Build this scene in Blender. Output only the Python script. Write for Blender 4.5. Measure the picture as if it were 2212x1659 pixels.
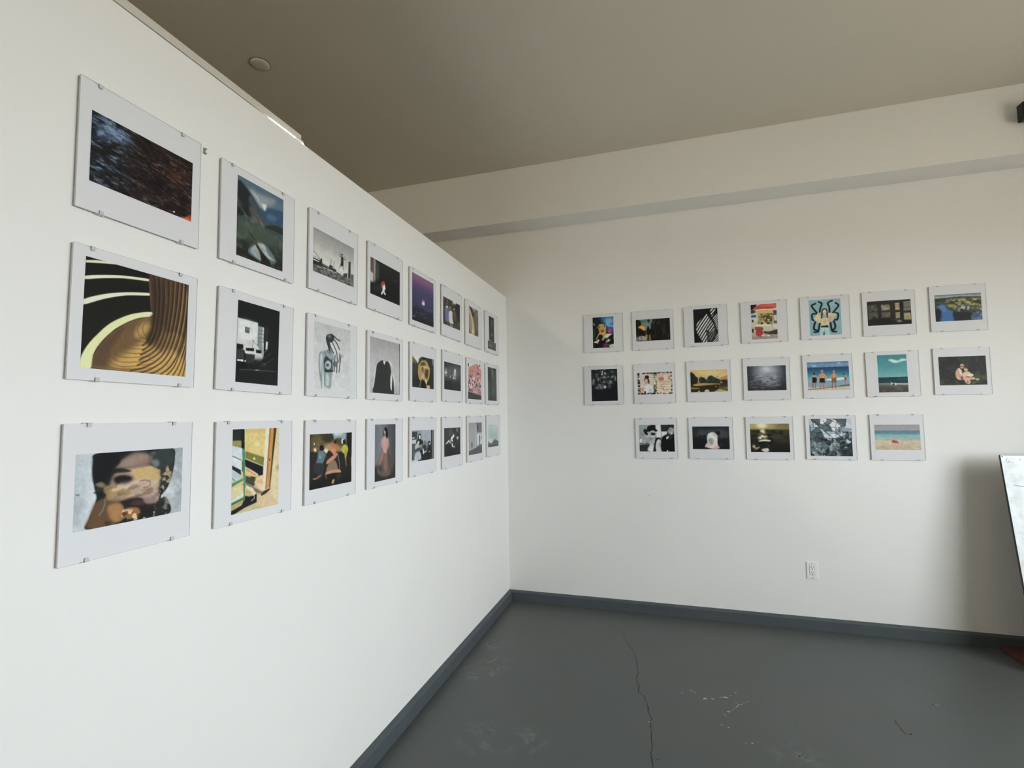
import bpy, bmesh, math, random
import numpy as np
from mathutils import Vector, Matrix, noise

for o in list(bpy.data.objects):
    bpy.data.objects.remove(o, do_unlink=True)
scene = bpy.context.scene
C = scene.collection

# ------------------------------------------------------------------ camera
cam_data = bpy.data.cameras.new('camera')
cam_data.sensor_fit = 'HORIZONTAL'
cam_data.sensor_width = 36.0
cam_data.lens = 1070.759 / 2212.0 * 36.0
cam_data.clip_start = 0.05
cam = bpy.data.objects.new('camera', cam_data)
C.objects.link(cam)
YAW, PITCH, ROLL = -0.296160, 0.069569, -0.012962
_f = Vector((math.sin(YAW) * math.cos(PITCH), math.cos(YAW) * math.cos(PITCH), math.sin(PITCH)))
_r = Vector((math.cos(YAW), -math.sin(YAW), 0.0))
_u = _r.cross(_f)
_r2 = _r * math.cos(ROLL) + _u * math.sin(ROLL)
_u2 = _u * math.cos(ROLL) - _r * math.sin(ROLL)
_m = Matrix((_r2, _u2, -_f)).transposed().to_4x4()
_m.translation = Vector((1.24539, -3.94083, 1.46003))
cam.matrix_world = _m
scene.camera = cam

# ------------------------------------------------------------------ colour management, sky, daylight
scene.view_settings.view_transform = 'Standard'
scene.view_settings.look = 'None'
scene.view_settings.gamma = 1.0
scene.view_settings.use_curve_mapping = False
scene.view_settings.exposure = 3.58

world = bpy.data.worlds.new('overcast_sky')
scene.world = world
world.use_nodes = True
_bg = world.node_tree.nodes['Background']
_bg.inputs[0].default_value = (0.90, 0.97, 1.02, 1)
_bg.inputs[1].default_value = 1.0

# room shell dimensions (metres)
XR = 4.75            # right-hand wall with the shop window
YF = -7.6            # street wall behind the camera
XL = -4.2            # far wall beyond the partition
ZC = 3.48            # ceiling
PT = 2.484           # partition height
WIN = (-5.1, -1.4, 0.95, 2.5)          # right window: y0, y1, z0, z1

def portal(name, loc, rot, sx, sy):
    l = bpy.data.lights.new(name, 'AREA')
    l.shape = 'RECTANGLE'; l.size = sx; l.size_y = sy
    l.cycles.is_portal = True
    o = bpy.data.objects.new(name, l); C.objects.link(o)
    o.location = loc; o.rotation_euler = rot
    return o
portal('window_daylight', (XR + 0.1, (WIN[0] + WIN[1]) / 2, (WIN[2] + WIN[3]) / 2),
       (0, math.pi / 2, 0), WIN[3] - WIN[2], WIN[1] - WIN[0])

# ------------------------------------------------------------------ helpers
def srgb(r, g, b):
    def f(c):
        c /= 255.0
        return c / 12.92 if c <= 0.04045 else ((c + 0.055) / 1.055) ** 2.4
    return (f(r), f(g), f(b), 1.0)

def mat(name, col, rough=0.6, metal=0.0, spec=0.5, emit=None, estr=0.0):
    m = bpy.data.materials.new(name); m.use_nodes = True
    b = m.node_tree.nodes['Principled BSDF']
    b.inputs['Base Color'].default_value = col
    b.inputs['Roughness'].default_value = rough
    b.inputs['Metallic'].default_value = metal
    b.inputs['Specular IOR Level'].default_value = spec
    if emit:
        b.inputs['Emission Color'].default_value = emit
        b.inputs['Emission Strength'].default_value = estr
    return m

def noisy(m, scale, c1, c2, lo=0.3, hi=0.7, detail=6.0, rough=0.55, bump=0.0, bscale=None, stretch=None, rvar=None):
    """mix two colours by noise in object space and add fine relief"""
    nt = m.node_tree; N = nt.nodes; L = nt.links; b = N['Principled BSDF']
    tc = N.new('ShaderNodeTexCoord')
    src = tc.outputs['Object']
    if stretch:
        mp = N.new('ShaderNodeMapping'); mp.inputs['Scale'].default_value = stretch
        L.new(src, mp.inputs['Vector']); src = mp.outputs['Vector']
    n = N.new('ShaderNodeTexNoise'); n.inputs['Scale'].default_value = scale
    n.inputs['Detail'].default_value = detail; n.inputs['Roughness'].default_value = rough
    L.new(src, n.inputs['Vector'])
    r = N.new('ShaderNodeValToRGB')
    r.color_ramp.elements[0].position = lo; r.color_ramp.elements[0].color = c1
    r.color_ramp.elements[1].position = hi; r.color_ramp.elements[1].color = c2
    L.new(n.outputs['Fac'], r.inputs['Fac']); L.new(r.outputs['Color'], b.inputs['Base Color'])
    if rvar:
        mr = N.new('ShaderNodeMapRange'); mr.inputs['To Min'].default_value = rvar[0]; mr.inputs['To Max'].default_value = rvar[1]
        L.new(n.outputs['Fac'], mr.inputs['Value']); L.new(mr.outputs['Result'], b.inputs['Roughness'])
    if bump:
        n2 = N.new('ShaderNodeTexNoise'); n2.inputs['Scale'].default_value = bscale or scale * 8
        n2.inputs['Detail'].default_value = 4.0
        L.new(src, n2.inputs['Vector'])
        bp = N.new('ShaderNodeBump'); bp.inputs['Strength'].default_value = bump; bp.inputs['Distance'].default_value = 0.002
        L.new(n2.outputs['Fac'], bp.inputs['Height']); L.new(bp.outputs['Normal'], b.inputs['Normal'])
    return m

def add_box(bm, x0, x1, y0, y1, z0, z1, bevel=0.0, seg=1):
    vs = [bm.verts.new((x, y, z)) for x in (x0, x1) for y in (y0, y1) for z in (z0, z1)]
    fs = [(0, 1, 3, 2), (4, 6, 7, 5), (0, 4, 5, 1), (2, 3, 7, 6), (0, 2, 6, 4), (1, 5, 7, 3)]
    faces = [bm.faces.new([vs[i] for i in f]) for f in fs]
    if bevel:
        es = list({e for f in faces for e in f.edges})
        bmesh.ops.bevel(bm, geom=es, offset=bevel, segments=seg, affect='EDGES', profile=0.5)
    return faces

def obj(name, bm, m, parent=None, smooth=False):
    me = bpy.data.meshes.new(name)
    bmesh.ops.recalc_face_normals(bm, faces=bm.faces)
    bm.to_mesh(me); bm.free()
    if smooth:
        me.polygons.foreach_set('use_smooth', [True] * len(me.polygons))
    return link(name, me, m, parent)

def link(name, me, m, parent=None):
    if m and not me.materials:
        me.materials.append(m)
    o = bpy.data.objects.new(name, me); C.objects.link(o)
    if parent: o.parent = parent
    return o

def thing(name, label, cat, loc=(0, 0, 0), rot=(0, 0, 0), group=None):
    o = bpy.data.objects.new(name, None); C.objects.link(o)
    o.empty_display_size = 0.05
    o.location = loc; o.rotation_euler = rot
    tag(o, label, cat, group)
    return o

def tag(o, label=None, cat=None, group=None, kind=None):
    if label: o['label'] = label
    if cat: o['category'] = cat
    if group: o['group'] = group
    if kind: o['kind'] = kind
    return o

def struct(name, bm, m, label):
    return tag(obj(name, bm, m), label, name.rstrip('_0123456789').split('_')[0], kind='structure')

def boxobj(name, m, parent, *a, bevel=0.0, seg=1):
    bm = bmesh.new(); add_box(bm, *a, bevel=bevel, seg=seg)
    return obj(name, bm, m, parent)

def ring_pts(r, n, ph=0.0):
    return [(r * math.cos(ph + 2 * math.pi * i / n), r * math.sin(ph + 2 * math.pi * i / n)) for i in range(n)]

def lathe(bm, prof, n=32):
    """prof: list of (radius, z); closed with caps when radius is 0"""
    rings = []
    for r, z in prof:
        if r < 1e-6: rings.append([bm.verts.new((0, 0, z))])
        else: rings.append([bm.verts.new((x, y, z)) for x, y in ring_pts(r, n)])
    for a, b in zip(rings, rings[1:]):
        for i in range(n):
            j = (i + 1) % n
            if len(a) == 1 and len(b) == 1: continue
            if len(a) == 1: bm.faces.new((a[0], b[i], b[j]))
            elif len(b) == 1: bm.faces.new((a[i], a[j], b[0]))
            else: bm.faces.new((a[i], a[j], b[j], b[i]))

# ------------------------------------------------------------------ materials of the shell
WHITE = (0.91, 0.90, 0.87, 1)
WHITE2 = tuple(c * 0.965 for c in WHITE[:3]) + (1,)
m_wall = noisy(mat('white_wall_paint', WHITE, 0.75, spec=0.25), 1.3, WHITE2, WHITE, bump=0.12, bscale=160.0)
m_tan = noisy(mat('tan_wall_paint', (0.56, 0.47, 0.35, 1), 0.8, spec=0.2), 1.0, tuple(c * 0.9 for c in (0.56, 0.47, 0.35, 1)[:3]) + (1,), (0.56, 0.47, 0.35, 1))
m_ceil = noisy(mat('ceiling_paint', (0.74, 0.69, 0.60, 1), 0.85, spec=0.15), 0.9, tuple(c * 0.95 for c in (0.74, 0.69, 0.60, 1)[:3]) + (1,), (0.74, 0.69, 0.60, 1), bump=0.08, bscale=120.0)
m_base = noisy(mat('grey_baseboard_paint', srgb(84, 91, 94), 0.55, spec=0.3), 6.0, tuple(c * 0.88 for c in srgb(84, 91, 94)[:3]) + (1,), srgb(84, 91, 94), bump=0.15, bscale=60.0)

def floor_material():
    m = mat('grey_floor_paint', srgb(85, 91, 90), 0.42, spec=0.35)
    nt = m.node_tree; N = nt.nodes; L = nt.links; b = N['Principled BSDF']
    tc = N.new('ShaderNodeTexCoord')
    def nz(scale, detail, rough=0.6, dist=0.0, off=(0, 0, 0)):
        mp = N.new('ShaderNodeMapping'); mp.inputs['Location'].default_value = off
        L.new(tc.outputs['Object'], mp.inputs['Vector'])
        n = N.new('ShaderNodeTexNoise'); n.inputs['Scale'].default_value = scale
        n.inputs['Detail'].default_value = detail; n.inputs['Roughness'].default_value = rough
        n.inputs['Distortion'].default_value = dist
        L.new(mp.outputs['Vector'], n.inputs['Vector']); return n.outputs['Fac']
    def ramp(fac, stops):
        r = N.new('ShaderNodeValToRGB'); r.color_ramp.interpolation = 'EASE'
        for i, (p, v) in enumerate(stops):
            e = r.color_ramp.elements[i] if i < 2 else r.color_ramp.elements.new(p)
            e.position = p; e.color = (v, v, v, 1)
        L.new(fac, r.inputs['Fac']); return r.outputs['Color']
    def math_(op, a, c):
        n = N.new('ShaderNodeMath'); n.operation = op
        for i, s in enumerate((a, c)):
            if isinstance(s, (int, float)): n.inputs[i].default_value = s
            else: L.new(s, n.inputs[i])
        return n.outputs[0]
    def mix(fac, c1, c2):
        n = N.new('ShaderNodeMix'); n.data_type = 'RGBA'
        L.new(fac, n.inputs[0])
        for i, s in ((6, c1), (7, c2)):
            if isinstance(s, tuple): n.inputs[i].default_value = s
            else: L.new(s, n.inputs[i])
        return n.outputs[2]
    FC = srgb(85, 91, 90)
    warm = (FC[0] * 1.04, FC[1] * 0.97, FC[2] * 0.92, 1)
    col = mix(ramp(nz(0.9, 3), [(0.35, 0), (0.7, 1)]), FC, warm)
    # trodden dusty patches: a few soft areas on the floor
    sep = N.new('ShaderNodeSeparateXYZ'); L.new(tc.outputs['Object'], sep.inputs[0])
    total = None
    for (x, y, r) in ((0.20, -1.12, 0.26), (0.40, -1.70, 0.17), (0.60, -1.68, 0.15), (0.16, -0.80, 0.12), (1.75, -1.45, 0.14)):
        dx = math_('SUBTRACT', sep.outputs[0], x); dy = math_('SUBTRACT', sep.outputs[1], y)
        d = math_('POWER', math_('ADD', math_('MULTIPLY', dx, dx), math_('MULTIPLY', dy, dy)), 0.5)
        mr = N.new('ShaderNodeMapRange'); mr.interpolation_type = 'SMOOTHSTEP'
        mr.inputs['From Min'].default_value = r; mr.inputs['From Max'].default_value = r * 0.2
        L.new(d, mr.inputs['Value'])
        total = mr.outputs['Result'] if total is None else math_('MAXIMUM', total, mr.outputs['Result'])
    dust = math_('MULTIPLY', ramp(nz(9.0, 9, 0.7, 1.2), [(0.46, 0), (0.70, 1)]), math_('MULTIPLY', total, 0.85))
    faint = math_('MULTIPLY', ramp(nz(3.5, 8, 0.7, 0.8, (3, 1, 0)), [(0.55, 0), (0.8, 1)]), 0.10)
    col = mix(math_('MAXIMUM', dust, faint), col, (FC[0] * 2.1, FC[1] * 2.05, FC[2] * 2.0, 1))
    L.new(col, b.inputs['Base Color'])
    rr = N.new('ShaderNodeMapRange'); rr.inputs['To Min'].default_value = 0.30; rr.inputs['To Max'].default_value = 0.5
    L.new(nz(2.2, 6), rr.inputs['Value']); L.new(rr.outputs['Result'], b.inputs['Roughness'])
    bp = N.new('ShaderNodeBump'); bp.inputs['Strength'].default_value = 0.10; bp.inputs['Distance'].default_value = 0.003
    L.new(nz(35.0, 5), bp.inputs['Height']); L.new(bp.outputs['Normal'], b.inputs['Normal'])
    return m
m_floor = floor_material()

# ------------------------------------------------------------------ the shell
bm = bmesh.new(); add_box(bm, XL - 0.2, XR + 0.2, YF - 0.2, 0.2, -0.12, 0.0)
floor = struct('floor', bm, m_floor, 'grey painted concrete floor with a crack and scuffs')
bm = bmesh.new(); add_box(bm, XL - 0.2, XR + 0.2, YF - 0.2, 0.2, ZC, ZC + 0.15)
struct('ceiling', bm, m_ceil, 'plain warm white plaster ceiling in shade')
bm = bmesh.new(); add_box(bm, XL - 0.2, XR + 0.2, 0.0, 0.2, 0.0, ZC)
struct('wall_back', bm, m_wall, 'white back wall with three rows of small framed photographs')
bm = bmesh.new(); add_box(bm, -0.12, 0.0, YF, 0.0, 0.0, PT)
struct('wall_left', bm, m_wall, 'white partition wall on the left, stopping short of the ceiling')
bm = bmesh.new(); add_box(bm, XL - 0.2, XL, YF, 0.0, 0.0, ZC)
struct('wall_far', bm, m_tan, 'tan wall of the space beyond the partition')
def wall_with_opening(name, m, axis, pos, thick, a0, a1, o0, o1, z0, z1, label):
    bm = bmesh.new()
    def bx(s0, s1, q0, q1):
        if s1 - s0 < 1e-4 or q1 - q0 < 1e-4: return
        if axis == 'x': add_box(bm, pos, pos + thick, s0, s1, q0, q1)
        else: add_box(bm, s0, s1, pos - thick, pos, q0, q1)
    bx(a0, o0, 0, ZC); bx(o1, a1, 0, ZC); bx(o0, o1, 0, z0); bx(o0, o1, z1, ZC)
    return struct(name, bm, m, label)
wall_with_opening('wall_right', m_wall, 'x', XR, 0.2, YF, 0.0, WIN[0], WIN[1], WIN[2], WIN[3], 'white right wall with a wide shop window')
bm = bmesh.new(); add_box(bm, XL, XR, YF - 0.2, YF, 0.0, ZC)
struct('wall_front', bm, m_tan, 'tan wall behind the viewer')
bm = bmesh.new(); add_box(bm, XL, XR, -0.22, 0.0, 3.039, ZC)
struct('trim_1', bm, m_wall, 'white boxed beam running along the top of the back wall')

def baseboard(name, p0, p1, out, label):
    """chamfered board from p0 to p1, `out` = unit vector into the room"""
    prof = [(0.0, 0.0), (0.027, 0.0), (0.027, 0.0655), (0.0225, 0.0715), (0.0, 0.0785)]
    bm = bmesh.new(); rings = []
    n = 60
    for k in range(n + 1):
        t = k / n
        jit = 0.0006 * math.sin(k * 2.1) + 0.0004 * math.sin(k * 5.3)
        rings.append([bm.verts.new((p0[0] + (p1[0] - p0[0]) * t + out[0] * (d + (jit if d else 0)),
                                    p0[1] + (p1[1] - p0[1]) * t + out[1] * (d + (jit if d else 0)), z)) for d, z in prof])
    for a, b in zip(rings, rings[1:]):
        for i in range(len(prof)):
            j = (i + 1) % len(prof)
            bm.faces.new((a[i], a[j], b[j], b[i]))
    bm.faces.new(rings[0]); bm.faces.new(rings[-1])
    return struct(name, bm, m_base, label)
baseboard('baseboard_left', (0.0, YF), (0.0, 0.0), (1, 0), 'dark grey painted baseboard along the left partition')
baseboard('baseboard_back', (0.0, 0.0), (XR, 0.0), (0, -1), 'dark grey painted baseboard along the back wall')

# windows (out of the photograph, they let the daylight in)
m_winframe = mat('window_frame_paint', srgb(60, 62, 64), 0.5)
def window(name, axis, pos, a0, a1, z0, z1, nv, label):
    t = tag(bpy.data.objects.new(name, None), label, 'window', kind='structure'); C.objects.link(t)
    def bar(s0, s1, q0, q1):
        if axis == 'x': boxobj('window_bar', m_winframe, t, pos, pos + 0.06, s0, s1, q0, q1)
        else: boxobj('window_bar', m_winframe, t, s0, s1, pos - 0.06, pos, q0, q1)
    w = 0.05
    bar(a0, a1, z0, z0 + w); bar(a0, a1, z1 - w, z1); bar(a0, a0 + w, z0 + w, z1 - w); bar(a1 - w, a1, z0 + w, z1 - w)
    for k in range(1, nv):
        c = a0 + (a1 - a0) * k / nv
        bar(c - w / 2, c + w / 2, z0 + w, z1 - w)
window('window_1', 'x', XR + 0.06, WIN[0], WIN[1], WIN[2], WIN[3], 3, 'dark framed shop window in the right wall')
# pavement outside
bm = bmesh.new(); add_box(bm, -25, 30, -30, 25, -0.35, -0.14)
struct('ground', bm, noisy(mat('pavement', (0.44, 0.37, 0.28, 1), 0.9), 2.0, tuple(c * 0.85 for c in (0.44, 0.37, 0.28, 1)[:3]) + (1,), (0.44, 0.37, 0.28, 1)), 'pavement outside the shop')

# ------------------------------------------------------------------ floor wear: crack, paint chips, scratches (parts of the floor)
m_crack = mat('floor_crack_dark', srgb(34, 36, 35), 0.9)  # near-black of the crack, also used for dark scratches and spots
m_chip = mat('bare_pale_chip', srgb(178, 182, 178), 0.8)
m_scratch = mat('ochre_scratch', srgb(88, 76, 48), 0.8)
def ribbon(name, pts, w, m, seed=1, sub=5, z=0.0006):
    rnd = random.Random(seed); P = []
    for (a, b) in zip(pts, pts[1:]):
        for k in range(sub):
            t = k / sub
            P.append((a[0] + (b[0] - a[0]) * t + rnd.uniform(-1, 1) * 0.0035, a[1] + (b[1] - a[1]) * t + rnd.uniform(-1, 1) * 0.0035))
    P.append(pts[-1])
    bm = bmesh.new(); L_, R_ = [], []
    for i, p in enumerate(P):
        q = P[min(i + 1, len(P) - 1)]; o = P[max(i - 1, 0)]
        d = Vector((q[0] - o[0], q[1] - o[1])); d = d.normalized() if d.length else Vector((0, 1))
        f = i / (len(P) - 1)
        hw = w * 0.5 * (0.35 + rnd.random()) * (0.35 + 0.65 * min(1, f * 4, (1 - f) * 12))
        L_.append(bm.verts.new((p[0] - d.y * hw, p[1] + d.x * hw, z))); R_.append(bm.verts.new((p[0] + d.y * hw, p[1] - d.x * hw, z)))
    for i in range(len(P) - 1):
        bm.faces.new((L_[i], R_[i], R_[i + 1], L_[i + 1]))
    return obj(name, bm, m, floor)
CRACK = [(0.914, -0.32), (0.973, -0.562), (1.022, -0.682), (1.038, -0.775), (1.055, -0.923), (1.046, -1.002), (1.066, -1.069),
         (1.068, -1.122), (1.097, -1.161), (1.117, -1.22), (1.122, -1.294), (1.14, -1.347), (1.133, -1.387), (1.144, -1.45),
         (1.142, -1.498), (1.147, -1.549), (1.143, -1.594), (1.146, -1.641), (1.153, -1.683), (1.142, -1.78), (1.15, -1.95)]
ribbon('crack', CRACK, 0.0036, m_crack, 3)
ribbon('scratch', [(2.25, -1.045), (2.247, -1.097), (2.254, -1.161)], 0.008, m_scratch, 5)
ribbon('scratch', [(2.27, -1.150), (2.28, -1.153)], 0.006, m_crack, 6)
ribbon('scratch', [(2.483, -0.843), (2.50, -0.845)], 0.005, m_crack, 7)
ribbon('scratch', [(2.50, -0.845), (2.515, -0.846)], 0.005, m_chip, 8)
ribbon('scratch', [(1.336, -1.034), (1.365, -1.06)], 0.003, m_chip, 9)
ribbon('scratch', [(1.514, -1.179), (1.56, -1.11), (1.614, -1.061)], 0.0025, m_chip, 10)
CHIPS = [(0.91, -0.479, 6), (1.401, -1.099, 14), (1.437, -1.089, 9), (1.478, -1.061, 7), (1.501, -1.058, 13), (1.289, -1.073, 6),
         (1.336, -1.034, 6), (1.501, -1.187, 9), (1.481, -1.218, 7), (1.514, -1.179, 4), (1.559, -0.994, 6), (1.532, -1.026, 5),
         (1.574, -1.415, 6), (1.547, -1.422, 4), (1.487, -1.323, 6), (1.459, -1.31, 5), (1.128, -1.378, 6), (1.486, -1.234, 5), (1.546, -1.098, 4)]
rnd = random.Random(11)
for i, (x, y, s) in enumerate(CHIPS):
    bm = bmesh.new(); n = 7
    vs = []
    for px, py in ring_pts(1.0, n, rnd.random() * 6):
        k = rnd.uniform(0.55, 1.1) * s * 0.00085
        vs.append(bm.verts.new((x + px * k * 1.3, y + py * k * 0.75, 0.0007)))
    bm.faces.new(vs)
    obj('paint_chip', bm, m_chip, floor)
for (x, y, s) in ((1.172, -1.640, 6), (1.80, -1.19, 4), (1.752, -1.455, 6), (1.768, -1.44, 5)):
    bm = bmesh.new()
    vs = [bm.verts.new((x + px * s * 0.0009 * rnd.uniform(0.6, 1.1), y + py * s * 0.0007 * rnd.uniform(0.6, 1.1), 0.0007)) for px, py in ring_pts(1.0, 7)]
    bm.faces.new(vs); obj('stain_spot', bm, m_crack, floor)

# ------------------------------------------------------------------ power outlet on the back wall
m_plate = mat('outlet_plastic', srgb(246, 246, 243), 0.35, spec=0.4)
m_slot = mat('outlet_slot', srgb(62, 62, 60), 0.8)
m_screw = mat('screw_metal', srgb(150, 150, 148), 0.35, metal=0.8)
t = thing('power_outlet', 'white double power outlet low on the back wall', 'outlet', (2.1845, 0, 0.391))
def plate(name, w, h, d0, d1, ch, m, par):
    """plate whose front edge is chamfered, facing -y"""
    bm = bmesh.new()
    a = [bm.verts.new((sx * w / 2, -d0, sz * h / 2)) for sx, sz in ((-1, -1), (1, -1), (1, 1), (-1, 1))]
    b = [bm.verts.new((sx * w / 2, -(d1 - ch), sz * h / 2)) for sx, sz in ((-1, -1), (1, -1), (1, 1), (-1, 1))]
    c = [bm.verts.new((sx * (w / 2 - ch), -d1, sz * (h / 2 - ch))) for sx, sz in ((-1, -1), (1, -1), (1, 1), (-1, 1))]
    for p, q in ((a, b), (b, c)):
        for i in range(4):
            j = (i + 1) % 4; bm.faces.new((p[i], p[j], q[j], q[i]))
    bm.faces.new(c); bm.faces.new(a[::-1])
    return obj(name, bm, m, par)
plate('cover_plate', 0.070, 0.1143, 0.0, 0.0065, 0.0035, m_plate, t)
boxobj('receptacle_recess', mat('outlet_gap', srgb(160, 160, 156), 0.6), t, -0.0172, 0.0172, -0.0070, -0.0064, -0.0338, 0.0338)
rc = boxobj('receptacle', m_plate, t, -0.0162, 0.0162, -0.0088, -0.0069, -0.0328, 0.0328, bevel=0.0006)
for s in (0.0175, -0.0175):
    boxobj('slot', m_slot, rc, -0.0078, -0.0052, -0.0090, -0.0087, s + 0.002, s + 0.010)
    boxobj('slot', m_slot, rc, 0.0052, 0.0078, -0.0090, -0.0087, s + 0.003, s + 0.009)
    bm = bmesh.new(); lathe(bm, [(0.0, 0.0), (0.0034, 0.0), (0.0034, 0.0003), (0.0, 0.0003)], 12)
    o = obj('ground_hole', bm, m_slot, rc); o.location = (0, -0.0087, s - 0.006); o.rotation_euler = (math.pi / 2, 0, 0)
for s in (0.048, -0.048):
    bm = bmesh.new(); lathe(bm, [(0.0, 0.0), (0.0032, 0.0), (0.0026, 0.0012), (0.0, 0.0014)], 12)
    o = obj('screw', bm, m_screw, t); o.location = (0, -0.0064, s); o.rotation_euler = (math.pi / 2, 0, 0)

# ------------------------------------------------------------------ round cover plate on the ceiling
m_disc = m_ceil
t = thing('ceiling_cover', 'small round painted cover plate on the ceiling above the partition', 'cover', (-0.874, -1.796, ZC))
bm = bmesh.new(); lathe(bm, [(0.046, 0.0), (0.050, -0.001), (0.052, -0.004), (0.049, -0.008), (0.030, -0.0105), (0.0, -0.011)], 40)
obj('disc', bm, m_disc, t, smooth=True)
bm = bmesh.new(); lathe(bm, [(0.0535, 0.0), (0.0555, 0.0), (0.0555, -0.0022), (0.0525, -0.0022)], 40)
obj('rim', bm, mat('cover_rim', srgb(120, 112, 98), 0.7), t)

# ------------------------------------------------------------------ LED light bar on top of the partition
m_bar = mat('light_bar_paint', srgb(214, 208, 198), 0.5)
m_dark = mat('black_plastic', srgb(22, 22, 22), 0.5)
m_led = mat('led_glow', (1, 1, 1, 1), 0.3, emit=(1.0, 0.97, 0.88, 1), estr=4.0)
t = thing('led_light_bar', 'slim pale LED light bar lying on top of the partition', 'light', (-0.06, -2.9, PT))
bz = 0.0305
bm = bmesh.new(); add_box(bm, -0.028, 0.028, -1.5, 0.458, bz, bz + 0.0265, bevel=0.003, seg=2)
obj('housing', bm, m_bar, t)
bm = bmesh.new(); add_box(bm, -0.026, 0.026, 0.458, 0.474, bz - 0.002, bz + 0.010, bevel=0.003, seg=2)
obj('end_cap', bm, m_bar, t)
boxobj('base_channel', m_dark, t, -0.024, 0.022, -1.5, 0.455, bz - 0.005, bz - 0.0002)
for y in (-1.2, -0.4, 0.35):
    boxobj('foot', m_dark, t, -0.020, -0.004, y - 0.012, y + 0.012, 0.0003, bz - 0.005)
bm0 = bmesh.new(); bmesh.ops.create_icosphere(bm0, subdivisions=2, radius=0.0030)
led_me = bpy.data.meshes.new('led'); bm0.to_mesh(led_me); bm0.free(); led_me.materials.append(m_led)
for k in range(10):
    o = link('led', led_me, None, t); o.location = (0.0245, 0.312 + 0.0122 * k, bz - 0.0062 + 0.00022 * k)
o = link('led', led_me, None, t); o.location = (0.0245, 0.470, bz - 0.0035); o.scale = (1.0, 1.6, 1.0)

ll = bpy.data.lights.new('led_glow', 'AREA'); ll.shape = 'RECTANGLE'; ll.size = 0.03; ll.size_y = 1.9
ll.color = (1.0, 0.80, 0.55); ll.energy = 0.05
lo = bpy.data.objects.new('led_glow', ll); C.objects.link(lo); lo.parent = t
lo.location = (-0.032, -0.52, bz + 0.016); lo.rotation_euler = (0, math.radians(125), 0)

# tube lamp under the ceiling of the space beyond the partition (above the picture's edge); it lights the upper back wall over the partition
t = thing('tube_lamp', 'warm tube lamp under the ceiling beyond the partition', 'lamp', (-1.05, -6.3, ZC))
boxobj('lamp_channel', m_bar, t, -0.03, 0.03, -0.72, 0.72, -0.06, -0.0005, bevel=0.004)
bm = bmesh.new(); bmesh.ops.create_cone(bm, cap_ends=True, segments=16, radius1=0.014, radius2=0.014, depth=1.36, matrix=Matrix.Translation((0, 0, -0.085)) @ Matrix.Rotation(math.pi / 2, 4, 'X'))
obj('tube', bm, mat('tube_glow', (1, 1, 1, 1), 0.4, emit=(1.0, 0.93, 0.78, 1), estr=1.5), t)
for s in (-0.69, 0.69):
    boxobj('socket', m_bar, t, -0.016, 0.016, s - 0.012, s + 0.012, -0.105, -0.055, bevel=0.002)
for k in range(4):
    ll = bpy.data.lights.new('tube_light', 'POINT'); ll.energy = 6.0 / 4; ll.color = (1.0, 0.93, 0.78); ll.shadow_soft_size = 0.03
    lo = bpy.data.objects.new('tube_light', ll); C.objects.link(lo); lo.parent = t; lo.location = (0, -0.54 + 0.36 * k, -0.135)

# ------------------------------------------------------------------ leaning metal panel, board on the floor, box on the beam
m_panel = noisy(mat('scuffed_white_metal', srgb(232, 236, 236), 0.34, spec=0.5), 7.0, srgb(205, 212, 212), srgb(240, 243, 243), lo=0.32, hi=0.55, detail=9, rough=0.65, bump=0.1, bscale=40.0)
m_edge = mat('panel_edge', srgb(50, 54, 54), 0.6)
TOPY, BOTY, PX, PH = -0.200, -0.390, 3.1745, 1.200
ang = math.atan2(TOPY - BOTY, PH - 0.024)
Lp = math.hypot(TOPY - BOTY, PH - 0.024)
t = thing('metal_panel', 'scuffed pale metal panel leaning near the wall at the right edge', 'panel', (PX, BOTY, 0.0265), (-ang, 0, 0))
boxobj('core', m_edge, t, 0.0, 1.55, 0.002, 0.016, 0.0, Lp, bevel=0.001)
boxobj('face_sheet', m_panel, t, 0.002, 1.548, 0.0, 0.0022, 0.002, Lp - 0.002)
m_pen = mat('grey_pencil', srgb(120, 128, 130), 0.8)
def strokes(name, pts, w, par, y=-0.0004):
    bm = bmesh.new()
    for a, b in zip(pts, pts[1:]):
        d = Vector((b[0] - a[0], b[1] - a[1])); n = Vector((-d.y, d.x)).normalized() * w / 2
        bm.faces.new([bm.verts.new((p[0] + s * n.x, y, p[1] + s * n.y)) for p, s in ((a, 1), (a, -1), (b, -1), (b, 1))])
    return obj(name, bm, m_pen, par)
strokes('pencil_mark', [(0.034, Lp - 0.020), (0.026, Lp - 0.030), (0.024, Lp - 0.040), (0.034, Lp - 0.042), (0.040, Lp - 0.034), (0.038, Lp - 0.041), (0.052, Lp - 0.044), (0.060, Lp - 0.040)], 0.0016, t)
strokes('pencil_mark', [(0.088, Lp - 0.024), (0.098, Lp - 0.028)], 0.0026, t)
strokes('pencil_mark', [(0.040, Lp - 0.176), (0.060, Lp - 0.180), (0.095, Lp - 0.186)], 0.0030, t)
bm = bmesh.new(); lathe(bm, [(0.0, 0.0), (0.0035, 0.0), (0.0035, 0.0006), (0.0, 0.0006)], 10)
o = obj('rivet', bm, m_edge, t); o.location = (0.009, -0.0001, Lp - 0.010); o.rotation_euler = (math.pi / 2, 0, 0)

m_wood = noisy(mat('red_brown_wood', srgb(84, 48, 38), 0.6), 5.0, srgb(70, 38, 30), srgb(98, 58, 46), stretch=(1, 14, 4), bump=0.1, bscale=30)
o = boxobj('wood_board', m_wood, None, 3.180, 4.70, -0.46, -0.032, 0.001, 0.0225, bevel=0.0015)
tag(o, 'reddish brown wooden board lying on the floor under the leaning panel', 'board')

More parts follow.
